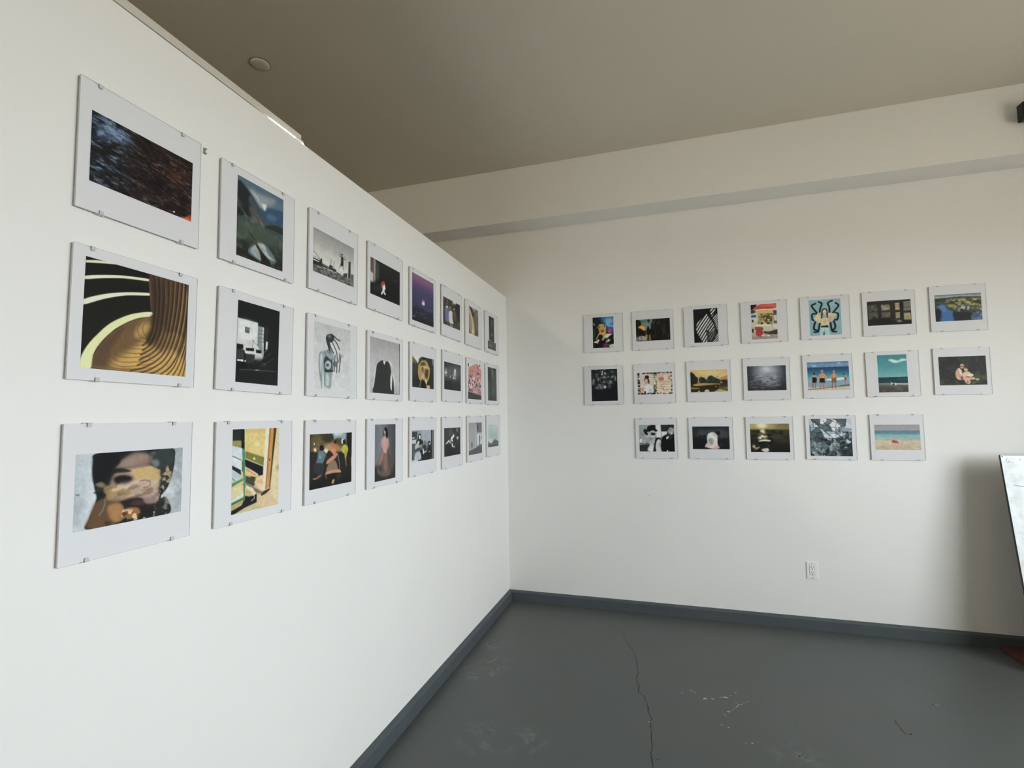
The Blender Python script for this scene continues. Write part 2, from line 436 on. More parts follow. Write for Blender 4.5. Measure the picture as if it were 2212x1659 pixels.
t = thing('wall_box', 'small dark grey box mounted high on the white beam at the right edge', 'box', (3.445, -0.22, 3.27))
m_grey = mat('grey_box_face', srgb(96, 100, 102), 0.5)
boxobj('bracket', m_dark, t, -0.03, 0.05, -0.030, -0.0005, -0.03, 0.03, bevel=0.002)
boxobj('housing', m_dark, t, -0.078, 0.16, -0.085, -0.030, -0.053, 0.053, bevel=0.003)
boxobj('face_plate', m_grey, t, -0.070, 0.152, -0.0875, -0.0848, -0.040, 0.045, bevel=0.001)
for x in (-0.068, 0.150):
    bm = bmesh.new(); lathe(bm, [(0.0, 0.0), (0.003, 0.0), (0.002, 0.0012), (0.0, 0.0014)], 10)
    o = obj('screw', bm, m_screw, t); o.location = (x, -0.085, -0.047); o.rotation_euler = (math.pi / 2, 0, 0)

# leftover picture hook beside the first frame, a nail, a pencil dot
m_hook = mat('hook_metal', srgb(165, 162, 152), 0.4, metal=0.2)
t = thing('picture_hook', 'leftover small metal picture hook beside the top left frame', 'hook', (0.0, -2.8765, 2.2445), (0, 0, math.pi / 2))
boxobj('hook_plate', m_hook, t, -0.004, 0.004, -0.0015, 0.0, -0.009, 0.007, bevel=0.0004)
boxobj('hook_lip', m_hook, t, -0.0035, 0.0035, -0.008, -0.0015, -0.011, -0.0085, bevel=0.0004)
bm = bmesh.new(); lathe(bm, [(0.0, 0.0), (0.0012, 0.0), (0.0012, 0.007), (0.0026, 0.007), (0.0022, 0.0085), (0.0, 0.009)], 10)
o = obj('nail', bm, m_hook, t); o.location = (0, 0, 0.003); o.rotation_euler = (math.pi / 2, 0, 0)
for (x, z, lb) in ((0.8833, 1.9368, 'tiny nail in the back wall below the deer-like animal picture'), (1.117, 0.8661, 'tiny nail in the bare back wall below the top hat picture')):
    bm = bmesh.new(); lathe(bm, [(0.0, 0.0), (0.0015, 0.0), (0.0015, 0.003), (0.003, 0.003), (0.0025, 0.0045), (0.0, 0.005)], 10)
    o = obj('wall_nail', bm, m_hook); o.location = (x, 0, z); o.rotation_euler = (math.pi / 2, 0, 0)
    tag(o, lb, 'nail')

# ------------------------------------------------------------------ painter for the printed photographs
def hexc(s):
    return np.array([int(s[i:i + 2], 16) / 255.0 for i in (0, 2, 4)], np.float32)
def gauss(a, s):
    if s < 0.3: return a
    r = max(1, int(s * 2.5)); k = np.exp(-np.arange(-r, r + 1) ** 2 / (2 * s * s)); k /= k.sum()
    a = np.pad(a, r, mode='edge')
    b = sum(k[i] * a[i:a.shape[0] - 2 * r + i, :] for i in range(2 * r + 1))
    return sum(k[i] * b[:, i:b.shape[1] - 2 * r + i] for i in range(2 * r + 1))
def spline(P, closed):
    n = len(P); out = []
    for i in range(n if closed else n - 1):
        p0, p1, p2, p3 = (P[(i + d) % n] if closed else P[min(max(i + d, 0), n - 1)] for d in (-1, 0, 1, 2))
        for t in (0.0, 0.25, 0.5, 0.75):
            out.append(0.5 * (2 * p1 + (p2 - p0) * t + (2 * p0 - 5 * p1 + 4 * p2 - p3) * t * t + (3 * p1 - p0 - 3 * p2 + p3) * t ** 3))
    if not closed: out.append(P[-1])
    return np.array(out)
def value_noise(X, Y, seed):
    r = np.random.RandomState(seed % 9973).rand(128, 128).astype(np.float32)
    xi = np.floor(X).astype(int); yi = np.floor(Y).astype(int)
    fx = X - xi; fy = Y - yi; fx = fx * fx * (3 - 2 * fx); fy = fy * fy * (3 - 2 * fy)
    g = lambda i, j: r[(yi + j) % 128, (xi + i) % 128]
    return (g(0, 0) * (1 - fx) + g(1, 0) * fx) * (1 - fy) + (g(0, 1) * (1 - fx) + g(1, 1) * fx) * fy
def fbm(X, Y, seed, oct=4):
    a, t, s = 1.0, 0.0, 0.0
    for o in range(oct):
        s = s + a * value_noise(X * 2 ** o + 17 * o, Y * 2 ** o + 31 * o, seed + o); t += a; a *= 0.55
    return s / t
def paint(w, h, ops):
    """draw the ops (coordinates in thousandths of the picture) on a w x h canvas, y down"""
    W, H = w * 2, h * 2
    img = np.zeros((H, W, 3), np.float32)
    gx = (np.arange(W) + 0.5) / W; gy = (np.arange(H) + 0.5) / H
    XX, YY = np.meshgrid(gx, gy)
    sc = np.array([W / 1000.0, H / 1000.0])
    def polymask(P):
        M = np.zeros((H, W), np.float32)
        x0, y0 = np.floor(P.min(0)).astype(int) - 1; x1, y1 = np.ceil(P.max(0)).astype(int) + 1
        x0, y0 = max(x0, 0), max(y0, 0); x1, y1 = min(x1, W), min(y1, H)
        if x1 <= x0 or y1 <= y0: return M
        px, py = np.meshgrid(np.arange(x0, x1) + 0.5, np.arange(y0, y1) + 0.5)
        ins = np.zeros(px.shape, bool); n = len(P)
        for i in range(n):
            (ax, ay), (bx, by) = P[i], P[(i + 1) % n]
            if ay == by: continue
            c = ((ay > py) != (by > py)) & (px < (bx - ax) * (py - ay) / (by - ay) + ax)
            ins ^= c
        M[y0:y1, x0:x1] = ins
        return M
    def linemask(P, wd):
        px, py = XX * W, YY * H
        D = np.full((H, W), 1e9, np.float32)
        for (a, b) in zip(P, P[1:]):
            d = b - a; l2 = max(d @ d, 1e-9)
            t = np.clip(((px - a[0]) * d[0] + (py - a[1]) * d[1]) / l2, 0, 1)
            D = np.minimum(D, np.hypot(px - a[0] - t * d[0], py - a[1] - t * d[1]))
        return np.clip(wd / 2 - D + 0.5, 0, 1)
    def blend(M, c):
        nonlocal img
        img = img * (1 - M[..., None]) + c * M[..., None]
    for op in ops:
        k = op[0]
        if k in 'GH':                                # gradient, vertical or horizontal
            t = (gy if k == 'G' else gx) * 1000
            c = np.stack([hexc(s) for s in op[2]]); pos = np.array(op[1], float)
            g = np.stack([np.interp(t, pos, c[:, i]) for i in range(3)], -1)
            img[:] = g[:, None, :] if k == 'G' else g[None, :, :]
        elif k in 'PS':                              # polygon / smooth closed shape: colour, blur, alpha, points
            P = np.array(op[4], float).reshape(-1, 2) * sc
            if k == 'S': P = spline(P, True)
            blend(gauss(polymask(P), op[2] * H / 1000.0) * op[3], hexc(op[1]))
        elif k in 'LC':                              # line / smooth curve: colour, width, blur, alpha, points
            P = np.array(op[5], float).reshape(-1, 2) * sc
            if k == 'C': P = spline(P, False)
            blend(gauss(linemask(P, max(op[2] * H / 1000.0, 0.7)), op[3] * H / 1000.0) * op[4], hexc(op[1]))
        elif k == 'E':                               # ellipse: colour, blur, alpha, cx, cy, axis a, axis b
            cx, cy, ax, ay, bx, by = np.array(op[4], float) / 1000.0
            dt = ax * by - ay * bx
            u = ((XX - cx) * by - (YY - cy) * bx) / dt; v = ((YY - cy) * ax - (XX - cx) * ay) / dt
            r = np.hypot(u, v)
            s = max(op[2] / 1000.0 * H, 0.6) / (0.5 * (np.hypot(ax * W, ay * H) + np.hypot(bx * W, by * H)))
            blend(np.clip((1 - r) / (2 * s) + 0.5, 0, 1) * op[3], hexc(op[1]))
        elif k == 'N':                               # noise: colour, alpha, freq x, freq y, angle, threshold lo, hi, seed, mask points, mask blur
            _, c, al, fx, fy, an, lo, hi, sd, mp, mb = op
            asp = W / H
            u = XX * asp * math.cos(an) + YY * math.sin(an); v = -XX * asp * math.sin(an) + YY * math.cos(an)
            M = np.clip((fbm(u * fx + 40, v * fy + 40, sd) - lo) / (hi - lo), 0, 1) * al
            if mp: M = M * gauss(polymask(np.array(mp, float).reshape(-1, 2) * sc), mb * H / 1000.0)
            blend(M, hexc(c))
        elif k == 'T':                               # stripes: colour, alpha, period, duty, angle, bend, mask points
            _, c, al, per, duty, an, bend, mp, mb = op
            u = (XX * W * math.cos(an) + YY * H * math.sin(an)) / H * 1000
            v = (-XX * W * math.sin(an) + YY * H * math.cos(an)) / H
            M = np.clip((np.cos((u + bend * v * v) / per * 2 * math.pi) - (1 - 2 * duty)) * 1.6 + 0.5, 0, 1) * al
            if mp: M = M * gauss(polymask(np.array(mp, float).reshape(-1, 2) * sc), mb * H / 1000.0)
            blend(M, hexc(c))
        elif k == 'V':                               # angular shards: colours, count, seed, mask points, edge colour, edge width
            _, cols, n, sd, mp, ec, ew = op
            P = np.array(mp, float).reshape(-1, 2) * sc
            rs = np.random.RandomState(sd); lo = P.min(0); hi = P.max(0)
            q = lo + rs.rand(n, 2) * (hi - lo); an = rs.rand(n) * 3.14; st = 1 + rs.rand(n) * 1.6
            D1 = np.full((H, W), 1e9); D2 = D1.copy(); I = np.zeros((H, W), int)
            for i in range(n):
                dx = XX * W - q[i, 0]; dy = YY * H - q[i, 1]
                u = (dx * math.cos(an[i]) + dy * math.sin(an[i])) * st[i]; v = -dx * math.sin(an[i]) + dy * math.cos(an[i])
                d = np.abs(u) + np.abs(v) * 0.8
                c = d < D1
                D2 = np.where(c, D1, np.minimum(D2, d)); I = np.where(c, i, I); D1 = np.where(c, d, D1)
            pal = np.stack([hexc(s) for s in cols])[rs.randint(0, len(cols), n)] * (0.8 + 0.4 * rs.rand(n, 1))
            M = polymask(P)[..., None]
            e = np.clip(1.2 - (D2 - D1) / max(ew * H / 1000.0 * 2, 0.8), 0, 1)[..., None] * 0.8
            img = img * (1 - M * 0.9) + (pal[I] * (1 - e) + hexc(ec) * e) * M * 0.9
    asp = W / H                                      # photographic grain and tonal unevenness
    g = 0.09 * (fbm(XX * asp * 9 + 7, YY * 9 + 3, len(ops) * 13 + W, 3) - 0.5) + 0.10 * (fbm(XX * asp * 34 + 5, YY * 34 + 9, len(ops) * 7 + H, 2) - 0.5)
    img = img * 0.92 + img.mean(-1, keepdims=True) * 0.08  # colours slightly muted: haze of the glass put into the print
    img = np.clip(img * (1 + g[..., None]), 0, 1)
    return img.reshape(h, 2, w, 2, 3).mean((1, 3))

PRINTS = [
    ('L11', ('L', -3.0480, 2.0979, 0.0035), (88, 221, 926, 771), 1.42,
     'clip-framed photograph of rippling dark water, blue at left and rust red at right', [
        ('H',[0,250,600,1000],['1b1f26','1d1a19','1e1310','24130f']),
        ('S','5b78a2',46.8,0.75,[26,62,153,-21,238,32,326,79,329,217,246,338,122,338,62,322]),
        ('S','86a4cc',28.8,0.5,[76,109,176,53,262,117,234,262,141,272]),
        ('S','0d0d10',39.6,0.9,[2,176,50,233,33,314,4,306]),
        ('S','0d0b0c',28.8,0.8,[173,-31,368,-11,326,79,228,42]),
        ('N','7d9cc8',0.62,11,34,-0.05,0.52,0.7,5,[0,0,324,1,307,995,0,1000],107.9),
        ('N','96a3b4',0.38,12,38,0.18,0.54,0.74,15,None,0.0),
        ('N','0a0605',0.75,9,24,0.1,0.52,0.68,25,None,0.0),
        ('N','8a5238',0.42,11,40,0.2,0.55,0.75,35,[368,-2,1000,0,1000,1000,350,1001],107.9),
        ('S','8a4a33',43.2,0.45,[737,320,869,281,858,406,779,442]),
        ('S','0a0606',46.8,0.7,[498,606,691,524,719,636,574,772]),
        ('N','15100f',0.5,18,60,0.12,0.5,0.62,45,None,0.0),
        ('S','c65a38',9.0,1,[811,960,885,989,996,900,1000,996,885,1004]),
        ('E','f0f0ea',5.4,1,[801.6,947.1,9.1,-5.5,0.3,13.1]),
        ('S','8a3a2a',10.8,1,[952,930,996,884,998,962]),
    ]),
    ('L12', ('L', -3.0473, 1.7100, -0.0052), (88, 79, 921, 910), 1.34,
     'clip-framed photograph of golden ribbed column and cream curved ledges on black', [
        ('G',[0,1000],['14120f','1a1712']),
        ('P','f0e9bd',2.0,1,[2,40,87,14,205,-5,276,-2,155,23,3,60]),
        ('S','f3ecc4',2.0,1,[3,182,143,135,335,88,580,55,581,76,336,113,145,164,2,211]),
        ('S','efe9c4',2.0,1,[4,391,168,306,360,242,594,192,597,216,361,271,170,349,2,439]),
        ('P','6d5335',2.0,1,[87,994,97,895,149,780,236,656,355,550,464,480,608,424,566,84,578,9,1000,0,1000,1000]),
        ('S','e6dea6',2.0,1,[5,905,52,793,128,682,231,563,370,465,490,412,606,382,608,422,473,471,337,558,236,651,148,770,100,876,87,992,4,1003]),
        ('P','5a4230',9.8,1,[91,976,112,866,172,749,270,641,374,556,308,691,243,813,216,964]),
        ('S','c79c55',25.6,0.95,[572,470,605,545,549,654,421,790,316,879,250,970,563,990,991,997,997,846,845,736,717,763,631,703,577,610]),
        ('S','dcb268',17.7,0.6,[468,568,543,495,576,570,529,638,453,669]),
        ('C','6a4a26',6.9,3.0,0.85,[548,499,526,558,553,624,588,628]),
        ('C','6a4a26',6.9,3.0,0.85,[504,508,478,586,520,654,579,650]),
        ('C','6a4a26',6.9,3.0,0.85,[448,542,423,615,473,686,571,691]),
        ('C','6a4a26',6.9,3.0,0.85,[402,570,359,645,419,733,562,722]),
        ('C','6a4a26',6.9,3.0,0.85,[358,607,316,690,383,766,554,763]),
        ('C','6a4a26',6.9,3.0,0.85,[306,663,275,743,349,818,575,805]),
        ('C','6a4a26',6.9,3.0,0.85,[274,734,251,803,351,866,616,826]),
        ('C','6a4a26',6.9,3.0,0.85,[242,795,237,860,353,913,638,863]),
        ('C','6a4a26',6.9,3.0,0.85,[219,844,231,916,373,954,660,891]),
        ('C','6a4a26',6.9,3.0,0.85,[179,885,233,962,392,976,671,931]),
        ('S','3b2c20',13.8,1,[578,9,687,19,763,31,754,351,729,544,651,680,582,720,564,652,605,545,608,422,595,179]),
        ('P','4a3726',9.8,0.9,[687,4,1000,0,1002,607,860,543,773,568,726,461,750,246]),
        ('C','2a1d14',14.8,3.9,0.85,[624,6,642,188,645,394,630,540,590,668,533,726]),
        ('C','8a6a46',6.9,3.9,0.5,[637,5,655,188,658,395,643,541,601,677,544,735]),
        ('C','2a1d14',14.8,3.9,0.85,[671,3,684,199,682,407,662,576,611,705,535,776]),
        ('C','8a6a46',6.9,3.9,0.54,[685,2,698,199,695,408,676,577,623,714,546,784]),
        ('C','2a1d14',14.8,3.9,0.85,[719,5,732,208,724,420,699,590,638,732,517,822]),
        ('C','8a6a46',6.9,3.9,0.58,[733,5,746,208,738,420,713,591,649,741,528,831]),
        ('C','2a1d14',14.8,3.9,0.85,[773,6,781,218,768,432,737,605,664,759,510,872]),
        ('C','8a6a46',6.9,3.9,0.62,[787,6,796,218,782,433,751,606,676,768,521,881]),
        ('C','2a1d14',14.8,3.9,0.85,[829,7,826,229,806,446,770,631,692,791,493,928]),
        ('C','c79d62',6.9,3.9,0.66,[843,7,840,229,821,447,784,632,703,800,504,936]),
        ('C','2a1d14',14.8,3.9,0.85,[880,4,871,240,846,460,804,657,719,824,561,941,430,987]),
        ('C','c79d62',6.9,3.9,0.7,[895,4,886,240,860,461,818,659,733,825,573,950,440,995]),
        ('C','2a1d14',14.8,3.9,0.85,[926,3,915,252,886,485,838,684,752,851,622,955,525,998]),
        ('C','c79d62',11.8,3.9,0.74,[941,2,930,252,901,486,852,685,766,853,633,964,536,1007]),
        ('C','2a1d14',14.8,3.9,0.85,[967,3,959,265,929,510,877,711,785,879,683,970,613,1001]),
        ('C','c79d62',11.8,3.9,0.78,[982,2,974,265,944,511,892,712,799,880,695,979,625,1010]),
        ('C','2a1d14',14.8,3.9,0.85,[999,34,995,301,969,547,918,737,829,905,726,997]),
        ('C','d2a860',11.8,3.9,0.8200000000000001,[1014,33,1011,301,984,548,933,739,842,915,738,1006]),
        ('C','2a1d14',11.8,3.9,0.85,[1002,255,997,444,966,634,914,791,863,913,790,1002]),
        ('C','d2a860',11.8,3.9,0.86,[1017,255,1012,444,981,635,929,793,875,922,802,1012]),
        ('C','2a1d14',11.8,3.9,0.85,[1003,476,991,619,959,764,913,898,855,1002]),
        ('C','d2a860',11.8,3.9,0.86,[1018,476,1006,621,974,766,925,907,868,1012]),
        ('C','2a1d14',11.8,3.9,0.85,[1004,650,983,783,953,904,916,1003]),
        ('C','d2a860',11.8,3.9,0.86,[1019,651,998,785,966,914,929,1013]),
        ('C','2a1d14',11.8,3.9,0.85,[1002,803,987,901,968,999]),
        ('C','d2a860',11.8,3.9,0.86,[1018,804,1000,911,981,1009]),
        ('P','20170f',11.8,0.5,[943,4,1000,0,997,520,970,416,995,124]),
        ('C','f2ecc9',19.7,2.0,1,[607,394,579,401,539,414]),
    ]),
    ('L13', ('L', -3.0477, 1.3091, 0.0031), (90, 223, 919, 776), 1.20,
     'clip-framed photograph of a face double exposed with peeling wall and smoke', [
        ('H',[0,180,700,1000],['b9bfc6','cdd3da','c4c8cc','9fa4a8']),
        ('N','e3e8ee',0.6,4,5,0,0.45,0.7,3,None,0.0),
        ('N','8d959c',0.5,5,5,0,0.5,0.75,9,[851,-12,1000,0,1000,1000,872,999],42.2),
        ('N','9aa2aa',0.5,4,4,0,0.5,0.7,12,[-9,501,87,522,99,1033,0,1000],42.2),
        ('S','1a1c1f',6.8,1,[163,7,506,2,873,-6,910,176,892,359,847,581,771,731,869,846,872,984,705,1011,346,1004,106,987,119,868,177,621,157,458,136,256,141,111]),
        ('S','6f4f36',18.6,0.9,[170,659,269,616,393,728,346,990,113,983,126,831]),
        ('S','a08374',21.9,0.95,[389,114,507,28,644,71,627,201,493,241,347,234,328,203]),
        ('S','c3a591',18.6,0.95,[290,430,348,275,511,243,688,254,754,428,747,606,668,708,521,659,357,677,285,592]),
        ('S','c8a56c',11.8,0.9,[475,295,608,228,751,307,765,460,622,435,515,387]),
        ('S','a98a5c',11.8,0.8,[240,447,388,504,482,594,428,666,287,660,251,585]),
        ('S','0f1012',16.9,0.9,[155,20,342,19,363,167,294,240,247,422,164,406,140,257]),
        ('S','17181a',8.4,0.9,[303,252,382,236,475,286,420,300,330,289]),
        ('S','5a463c',21.9,0.8,[306,351,384,316,486,361,497,441,415,489,325,444]),
        ('S','120f10',11.8,0.95,[323,361,385,334,463,364,478,409,424,462,342,429]),
        ('S','2a1d1d',10.1,0.95,[431,793,457,715,521,681,609,723,711,836,621,849,524,817]),
        ('S','58383a',8.4,0.7,[476,748,541,707,619,769,552,796]),
        ('S','a98a80',13.5,0.8,[502,669,626,640,748,621,741,784,630,786,579,687]),
        ('S','343a3c',8.4,0.95,[654,72,735,12,873,17,904,175,857,277,741,294,667,206]),
        ('S','7d858a',13.5,0.8,[666,177,727,154,750,232,709,271]),
        ('S','6a7073',11.8,0.6,[643,41,704,32,695,91]),
        ('S','8a6e66',11.8,0.7,[606,140,664,73,677,208,569,251,483,211]),
        ('N','6a5442',0.55,5,12,-0.25,0.5,0.66,77,[239,420,479,494,745,486,748,666,521,674,288,701],25.3),
        ('N','ecd6ba',0.55,6,14,-0.3,0.54,0.68,78,[282,428,478,437,744,471,738,649,520,645,303,623],25.3),
        ('C','5a4434',9.8,3.4,0.8,[554,444,612,440,663,479,644,541,595,546]),
        ('C','6a4e3c',8.4,3.4,0.6,[287,660,429,687,549,651,666,634,747,576]),
        ('S','3a332a',6.8,0.85,[762,309,895,267,872,479,799,587,775,462]),
        ('N','c7b691',0.75,16,18,0,0.52,0.6,51,[751,277,895,267,863,554,772,776,730,766,766,520],11.3),
        ('S','262622',6.8,0.9,[731,811,813,726,869,846,872,976,735,998]),
        ('N','a8a08a',0.6,16,18,0,0.54,0.62,56,[718,689,867,753,872,999,705,1011],8.4),
        ('S','b78350',13.5,0.8,[280,726,393,728,433,905,363,981,292,878]),
        ('S','b5763f',6.8,0.8,[431,807,553,824,565,942,453,953]),
        ('N','e8d3a6',0.8,14,16,0,0.52,0.58,61,[404,814,722,868,714,999,399,992],8.4),
        ('N','23180e',0.6,14,16,0,0.56,0.62,66,[404,786,722,868,715,1014,400,1006],8.4),
        ('C','6f7a72',16.9,1.7,0.9,[252,625,246,718,230,781,207,834]),
        ('C','1a1a18',16.9,3.4,0.8,[178,634,218,604,251,571,159,524]),
        ('C','131313',9.8,1.7,1,[778,583,770,701,751,771]),
        ('E','2b2c2e',5.1,1,[194.8,492.0,25.0,5.2,0.8,33.5]),
        ('S','a5966f',8.4,0.7,[164,420,213,389,248,436,215,469]),
        ('E','7e8894',5.1,0.9,[26.7,523.9,16.9,3.8,0.4,15.5]),
        ('N','15120e',0.4,12,12,0,0.55,0.65,71,[109,813,290,824,346,1004,106,987],14.1),
    ]),
    ('L21', ('L', -2.6734, 2.0959, 0.0064), (198, 76, 830, 905), 1.42,
     'clip-framed photograph of a misty mountain valley with a blue lake and cloud', [
        ('G',[0,150,330,480,600,800,1000],['4f6272','54697b','4b5a66','35484f','37443e','2b302a','1b1c19']),
        ('S','8a8f96',23.8,0.95,[230,95,489,99,806,66,767,149,629,215,572,296,399,252,304,159]),
        ('S','b9bcc0',11.1,0.85,[257,108,378,168,532,256,576,289,590,239,493,211,377,135]),
        ('S','dfe4e6',6.3,0.8,[512,217,550,199,608,193,594,249,572,284,542,253]),
        ('S','23272a',7.9,1,[3,85,141,92,305,181,457,291,578,484,388,514,169,444,6,492]),
        ('S','3e4b55',11.1,0.9,[268,171,457,279,614,404,539,483,385,402,235,270]),
        ('S','2f4964',9.5,0.95,[457,279,572,296,649,232,988,178,982,360,815,395,615,416]),
        ('S','4d6a86',12.7,0.7,[631,307,854,289,774,371,633,376]),
        ('S','1d1c1b',12.7,0.9,[3,364,130,324,221,384,170,465,6,470]),
        ('S','5c5750',12.7,0.7,[237,335,384,358,578,484,540,528,351,502]),
        ('N','8c8a82',0.4,10,18,0.7,0.5,0.7,7,[161,183,578,484,391,603,10,598,-5,131],22.6),
        ('S','2a2c28',6.3,1,[578,495,775,418,983,408,982,504,818,500,637,513]),
        ('L','8f8f80',3.4,0.8,0.7,[637,513,818,500,982,510]),
        ('S','465246',14.3,0.6,[9,566,243,532,638,536,967,568,980,673,395,747,6,770]),
        ('C','1c1f1a',11.3,4.0,0.9,[246,641,339,706,414,753]),
        ('S','5f6f74',6.3,0.95,[236,907,377,774,585,723,829,862,810,925,553,969]),
        ('S','96a2ac',6.3,0.9,[289,873,396,775,473,829,533,951,401,936]),
        ('S','a7adb0',4.8,0.9,[423,757,565,733,666,841,809,890,648,891,510,820]),
        ('S','1d1b18',2.4,1,[374,769,424,762,549,845,729,943,651,1006,534,985,474,863]),
        ('N','121210',0.5,9,12,0,0.5,0.7,17,[-1,803,395,747,254,903,553,981,1000,1000,0,1000],34.0),
        ('N','6b6f58',0.35,14,16,0,0.55,0.7,27,[1,589,987,539,1000,1000,0,1000],22.6),
    ]),
    ('L22', ('L', -2.6719, 1.7063, -0.0129), (230, 81, 794, 912), 1.34,
     'clip-framed black and white photograph of a dark room with lit wall and chairs', [
        ('G',[0,1000],['161718','17181a']),
        ('P','c4c4c4',2.9,1,[8,221,467,227,476,516,582,602,605,668,441,682,193,637,6,544]),
        ('S','dadada',19.2,0.7,[66,241,450,249,450,403,47,466]),
        ('P','55565a',1.9,1,[175,311,279,313,277,384,177,384]),
        ('P','8a8a8c',2.9,0.6,[193,320,262,321,257,349,191,347]),
        ('L','2a2a2a',2.9,1.0,1,[224,315,225,385]),
        ('P','7f8488',1.9,1,[473,265,613,267,619,667,481,515]),
        ('P','b9bdc0',2.9,1,[580,271,613,269,622,657,580,505]),
        ('L','33363a',4.8,1.0,1,[469,319,601,316]),
        ('L','33363a',4.8,1.0,1,[471,362,604,359]),
        ('L','33363a',4.8,1.0,1,[475,415,607,413]),
        ('L','33363a',4.8,1.0,1,[478,462,610,461]),
        ('P','1a1b1c',1.9,1,[467,232,728,233,720,259,473,265]),
        ('P','c8c8c8',2.9,1,[669,440,722,440,713,537,668,551]),
        ('P','2a2b2d',2.9,0.9,[613,272,731,273,703,434,610,463]),
        ('P','151515',1.9,1,[2,537,149,534,153,589,6,590]),
        ('P','2a2a2b',2.9,1,[9,589,182,601,183,740,16,744]),
        ('P','0f0f10',2.9,1,[24,744,200,739,171,825,22,835]),
        ('L','8e8e8e',2.9,1.0,0.7,[40,605,40,706]),
        ('L','8e8e8e',2.9,1.0,0.7,[76,601,76,703]),
        ('L','8e8e8e',2.9,1.0,0.7,[114,598,114,699]),
        ('L','8e8e8e',2.9,1.0,0.7,[148,595,148,697]),
        ('C','121212',8.7,1.0,1,[14,598,123,597,190,637,186,731]),
        ('P','f0f0f0',2.9,1,[31,725,164,719,158,744,99,742,32,743]),
        ('E','eeeeee',2.9,1,[212.9,731.4,27.3,-2.2,0.6,9.3]),
        ('P','101011',1.9,1,[209,570,394,557,393,595,208,603]),
        ('P','d0d0d0',1.9,1,[202,610,582,602,576,622,203,631]),
        ('P','2e2e30',3.8,1,[214,640,420,636,410,751,218,756]),
        ('P','9a9a9a',5.8,0.6,[421,645,603,649,570,700,424,702]),
        ('L','4a4a4a',4.8,1.0,1,[365,468,358,556]),
        ('L','4a4a4a',3.8,1.0,1,[365,468,561,556]),
        ('E','333333',1.9,1,[365.0,467.5,14.1,-1.5,0.4,6.6]),
        ('P','0f0f10',2.9,1,[434,568,571,569,564,609,446,610]),
        ('L','b5b5b5',4.8,1.9,0.8,[389,705,710,552]),
        ('L','7a7a7a',4.8,1.9,0.7,[463,737,808,582]),
        ('L','8a8a8a',3.8,1.9,0.8,[435,587,559,527]),
        ('L','5e5e5e',5.8,2.9,0.7,[556,779,908,633]),
        ('L','4a4a4a',4.8,2.9,0.7,[724,776,855,717]),
        ('L','6a6a6a',9.6,3.8,0.7,[105,843,486,827,919,813]),
        ('E','c0c0c0',3.8,0.9,[477.1,824.4,46.9,-3.2,0.3,4.8]),
        ('N','5a5a5a',0.5,9,7,0,0.55,0.7,9,[66,759,932,702,940,821,72,841],11.5),
        ('L','0c0c0c',7.7,1.9,1,[166,742,161,830]),
        ('L','0c0c0c',7.7,1.9,1,[242,736,238,825]),
        ('L','0c0c0c',7.7,1.9,1,[364,726,359,816]),
        ('P','191a1c',2.9,1,[32,871,940,826,1000,1000,0,1000]),
    ]),
    ('L23', ('L', -2.6665, 1.3101, 0.0050), (196, 78, 813, 908), 1.20,
     'clip-framed photograph of a green chair in sunlight beside an orange wooden post', [
        ('G',[0,500,1000],['d9c48a','d5c08a','cdb489']),
        ('P','232a28',2.9,1,[0,0,225,1,229,231,4,203]),
        ('P','9a8a52',3.9,1,[5,136,174,139,176,229,4,203]),
        ('P','161a1a',1.9,1,[169,2,233,1,241,251,185,239]),
        ('P','ddc37e',2.9,1,[241,1,682,0,664,370,257,270]),
        ('P','c2ad72',9.6,0.5,[274,23,542,18,560,58,340,53]),
        ('P','7f7c3c',3.9,1,[262,271,664,370,640,482,260,356]),
        ('E','e8dc90',2.9,1,[444.1,371.5,21.9,1.3,0.5,16.5]),
        ('L','c9c795',4.8,1.9,1,[260,358,640,472]),
        ('P','15181c',1.9,1,[249,365,641,487,634,585,523,595,423,634,263,460]),
        ('P','e3ba8d',2.9,1,[255,450,386,502,522,561,548,587,489,606,389,583,257,525]),
        ('L','9a5a3a',7.7,2.9,0.8,[288,490,472,576]),
        ('P','4a4836',4.8,1,[267,564,422,605,507,642,442,712,269,648]),
        ('S','e6c79d',3.9,1,[458,671,507,627,626,603,665,773,561,743]),
        ('S','d3a06a',9.6,0.6,[491,659,592,640,629,701]),
        ('P','e9dcc0',1.9,1,[682,2,768,0,701,787,630,770]),
        ('P','a9663c',1.9,1,[768,0,801,0,751,515,709,773,691,771,721,512]),
        ('P','d0914f',1.9,1,[801,-1,879,-2,811,539,771,755,709,778,744,534]),
        ('P','3d2a1e',3.9,1,[873,-2,930,-1,838,521,798,767,780,756,813,519]),
        ('E','3a2a1e',1.9,1,[782.9,408.8,12.7,0.8,0.4,16.1]),
        ('P','dcc79d',3.9,1,[930,0,1000,0,1000,1000,600,950,808,798,856,502]),
        ('S','a58f63',13.5,0.8,[930,507,1005,492,1003,554,950,550]),
        ('P','d9bd96',4.8,1,[527,769,808,798,1000,1000,636,1003,514,901]),
        ('S','7a705a',5.8,1,[269,653,392,698,631,799,649,830,511,796,295,707]),
        ('S','3c2c22',2.9,1,[648,796,798,772,790,791,684,834,598,839]),
        ('L','4a4434',5.8,1.9,1,[214,662,360,732,528,778]),
        ('P','e6d6bb',2.9,1,[270,672,426,729,512,815,497,899,414,870,428,787,295,716]),
        ('P','191b1e',2.9,1,[266,797,429,825,512,805,514,911,271,946,57,999,0,1000,-2,955,207,910]),
        ('P','c9a86c',4.8,1,[264,732,394,774,380,829,266,806]),
        ('L','e8e2d0',7.7,1.9,1,[453,789,463,857,398,882]),
        ('P','cfd6de',1.9,1,[4,194,216,240,221,391,2,313]),
        ('L','2b3a33',6.7,1.0,1,[5,313,189,375]),
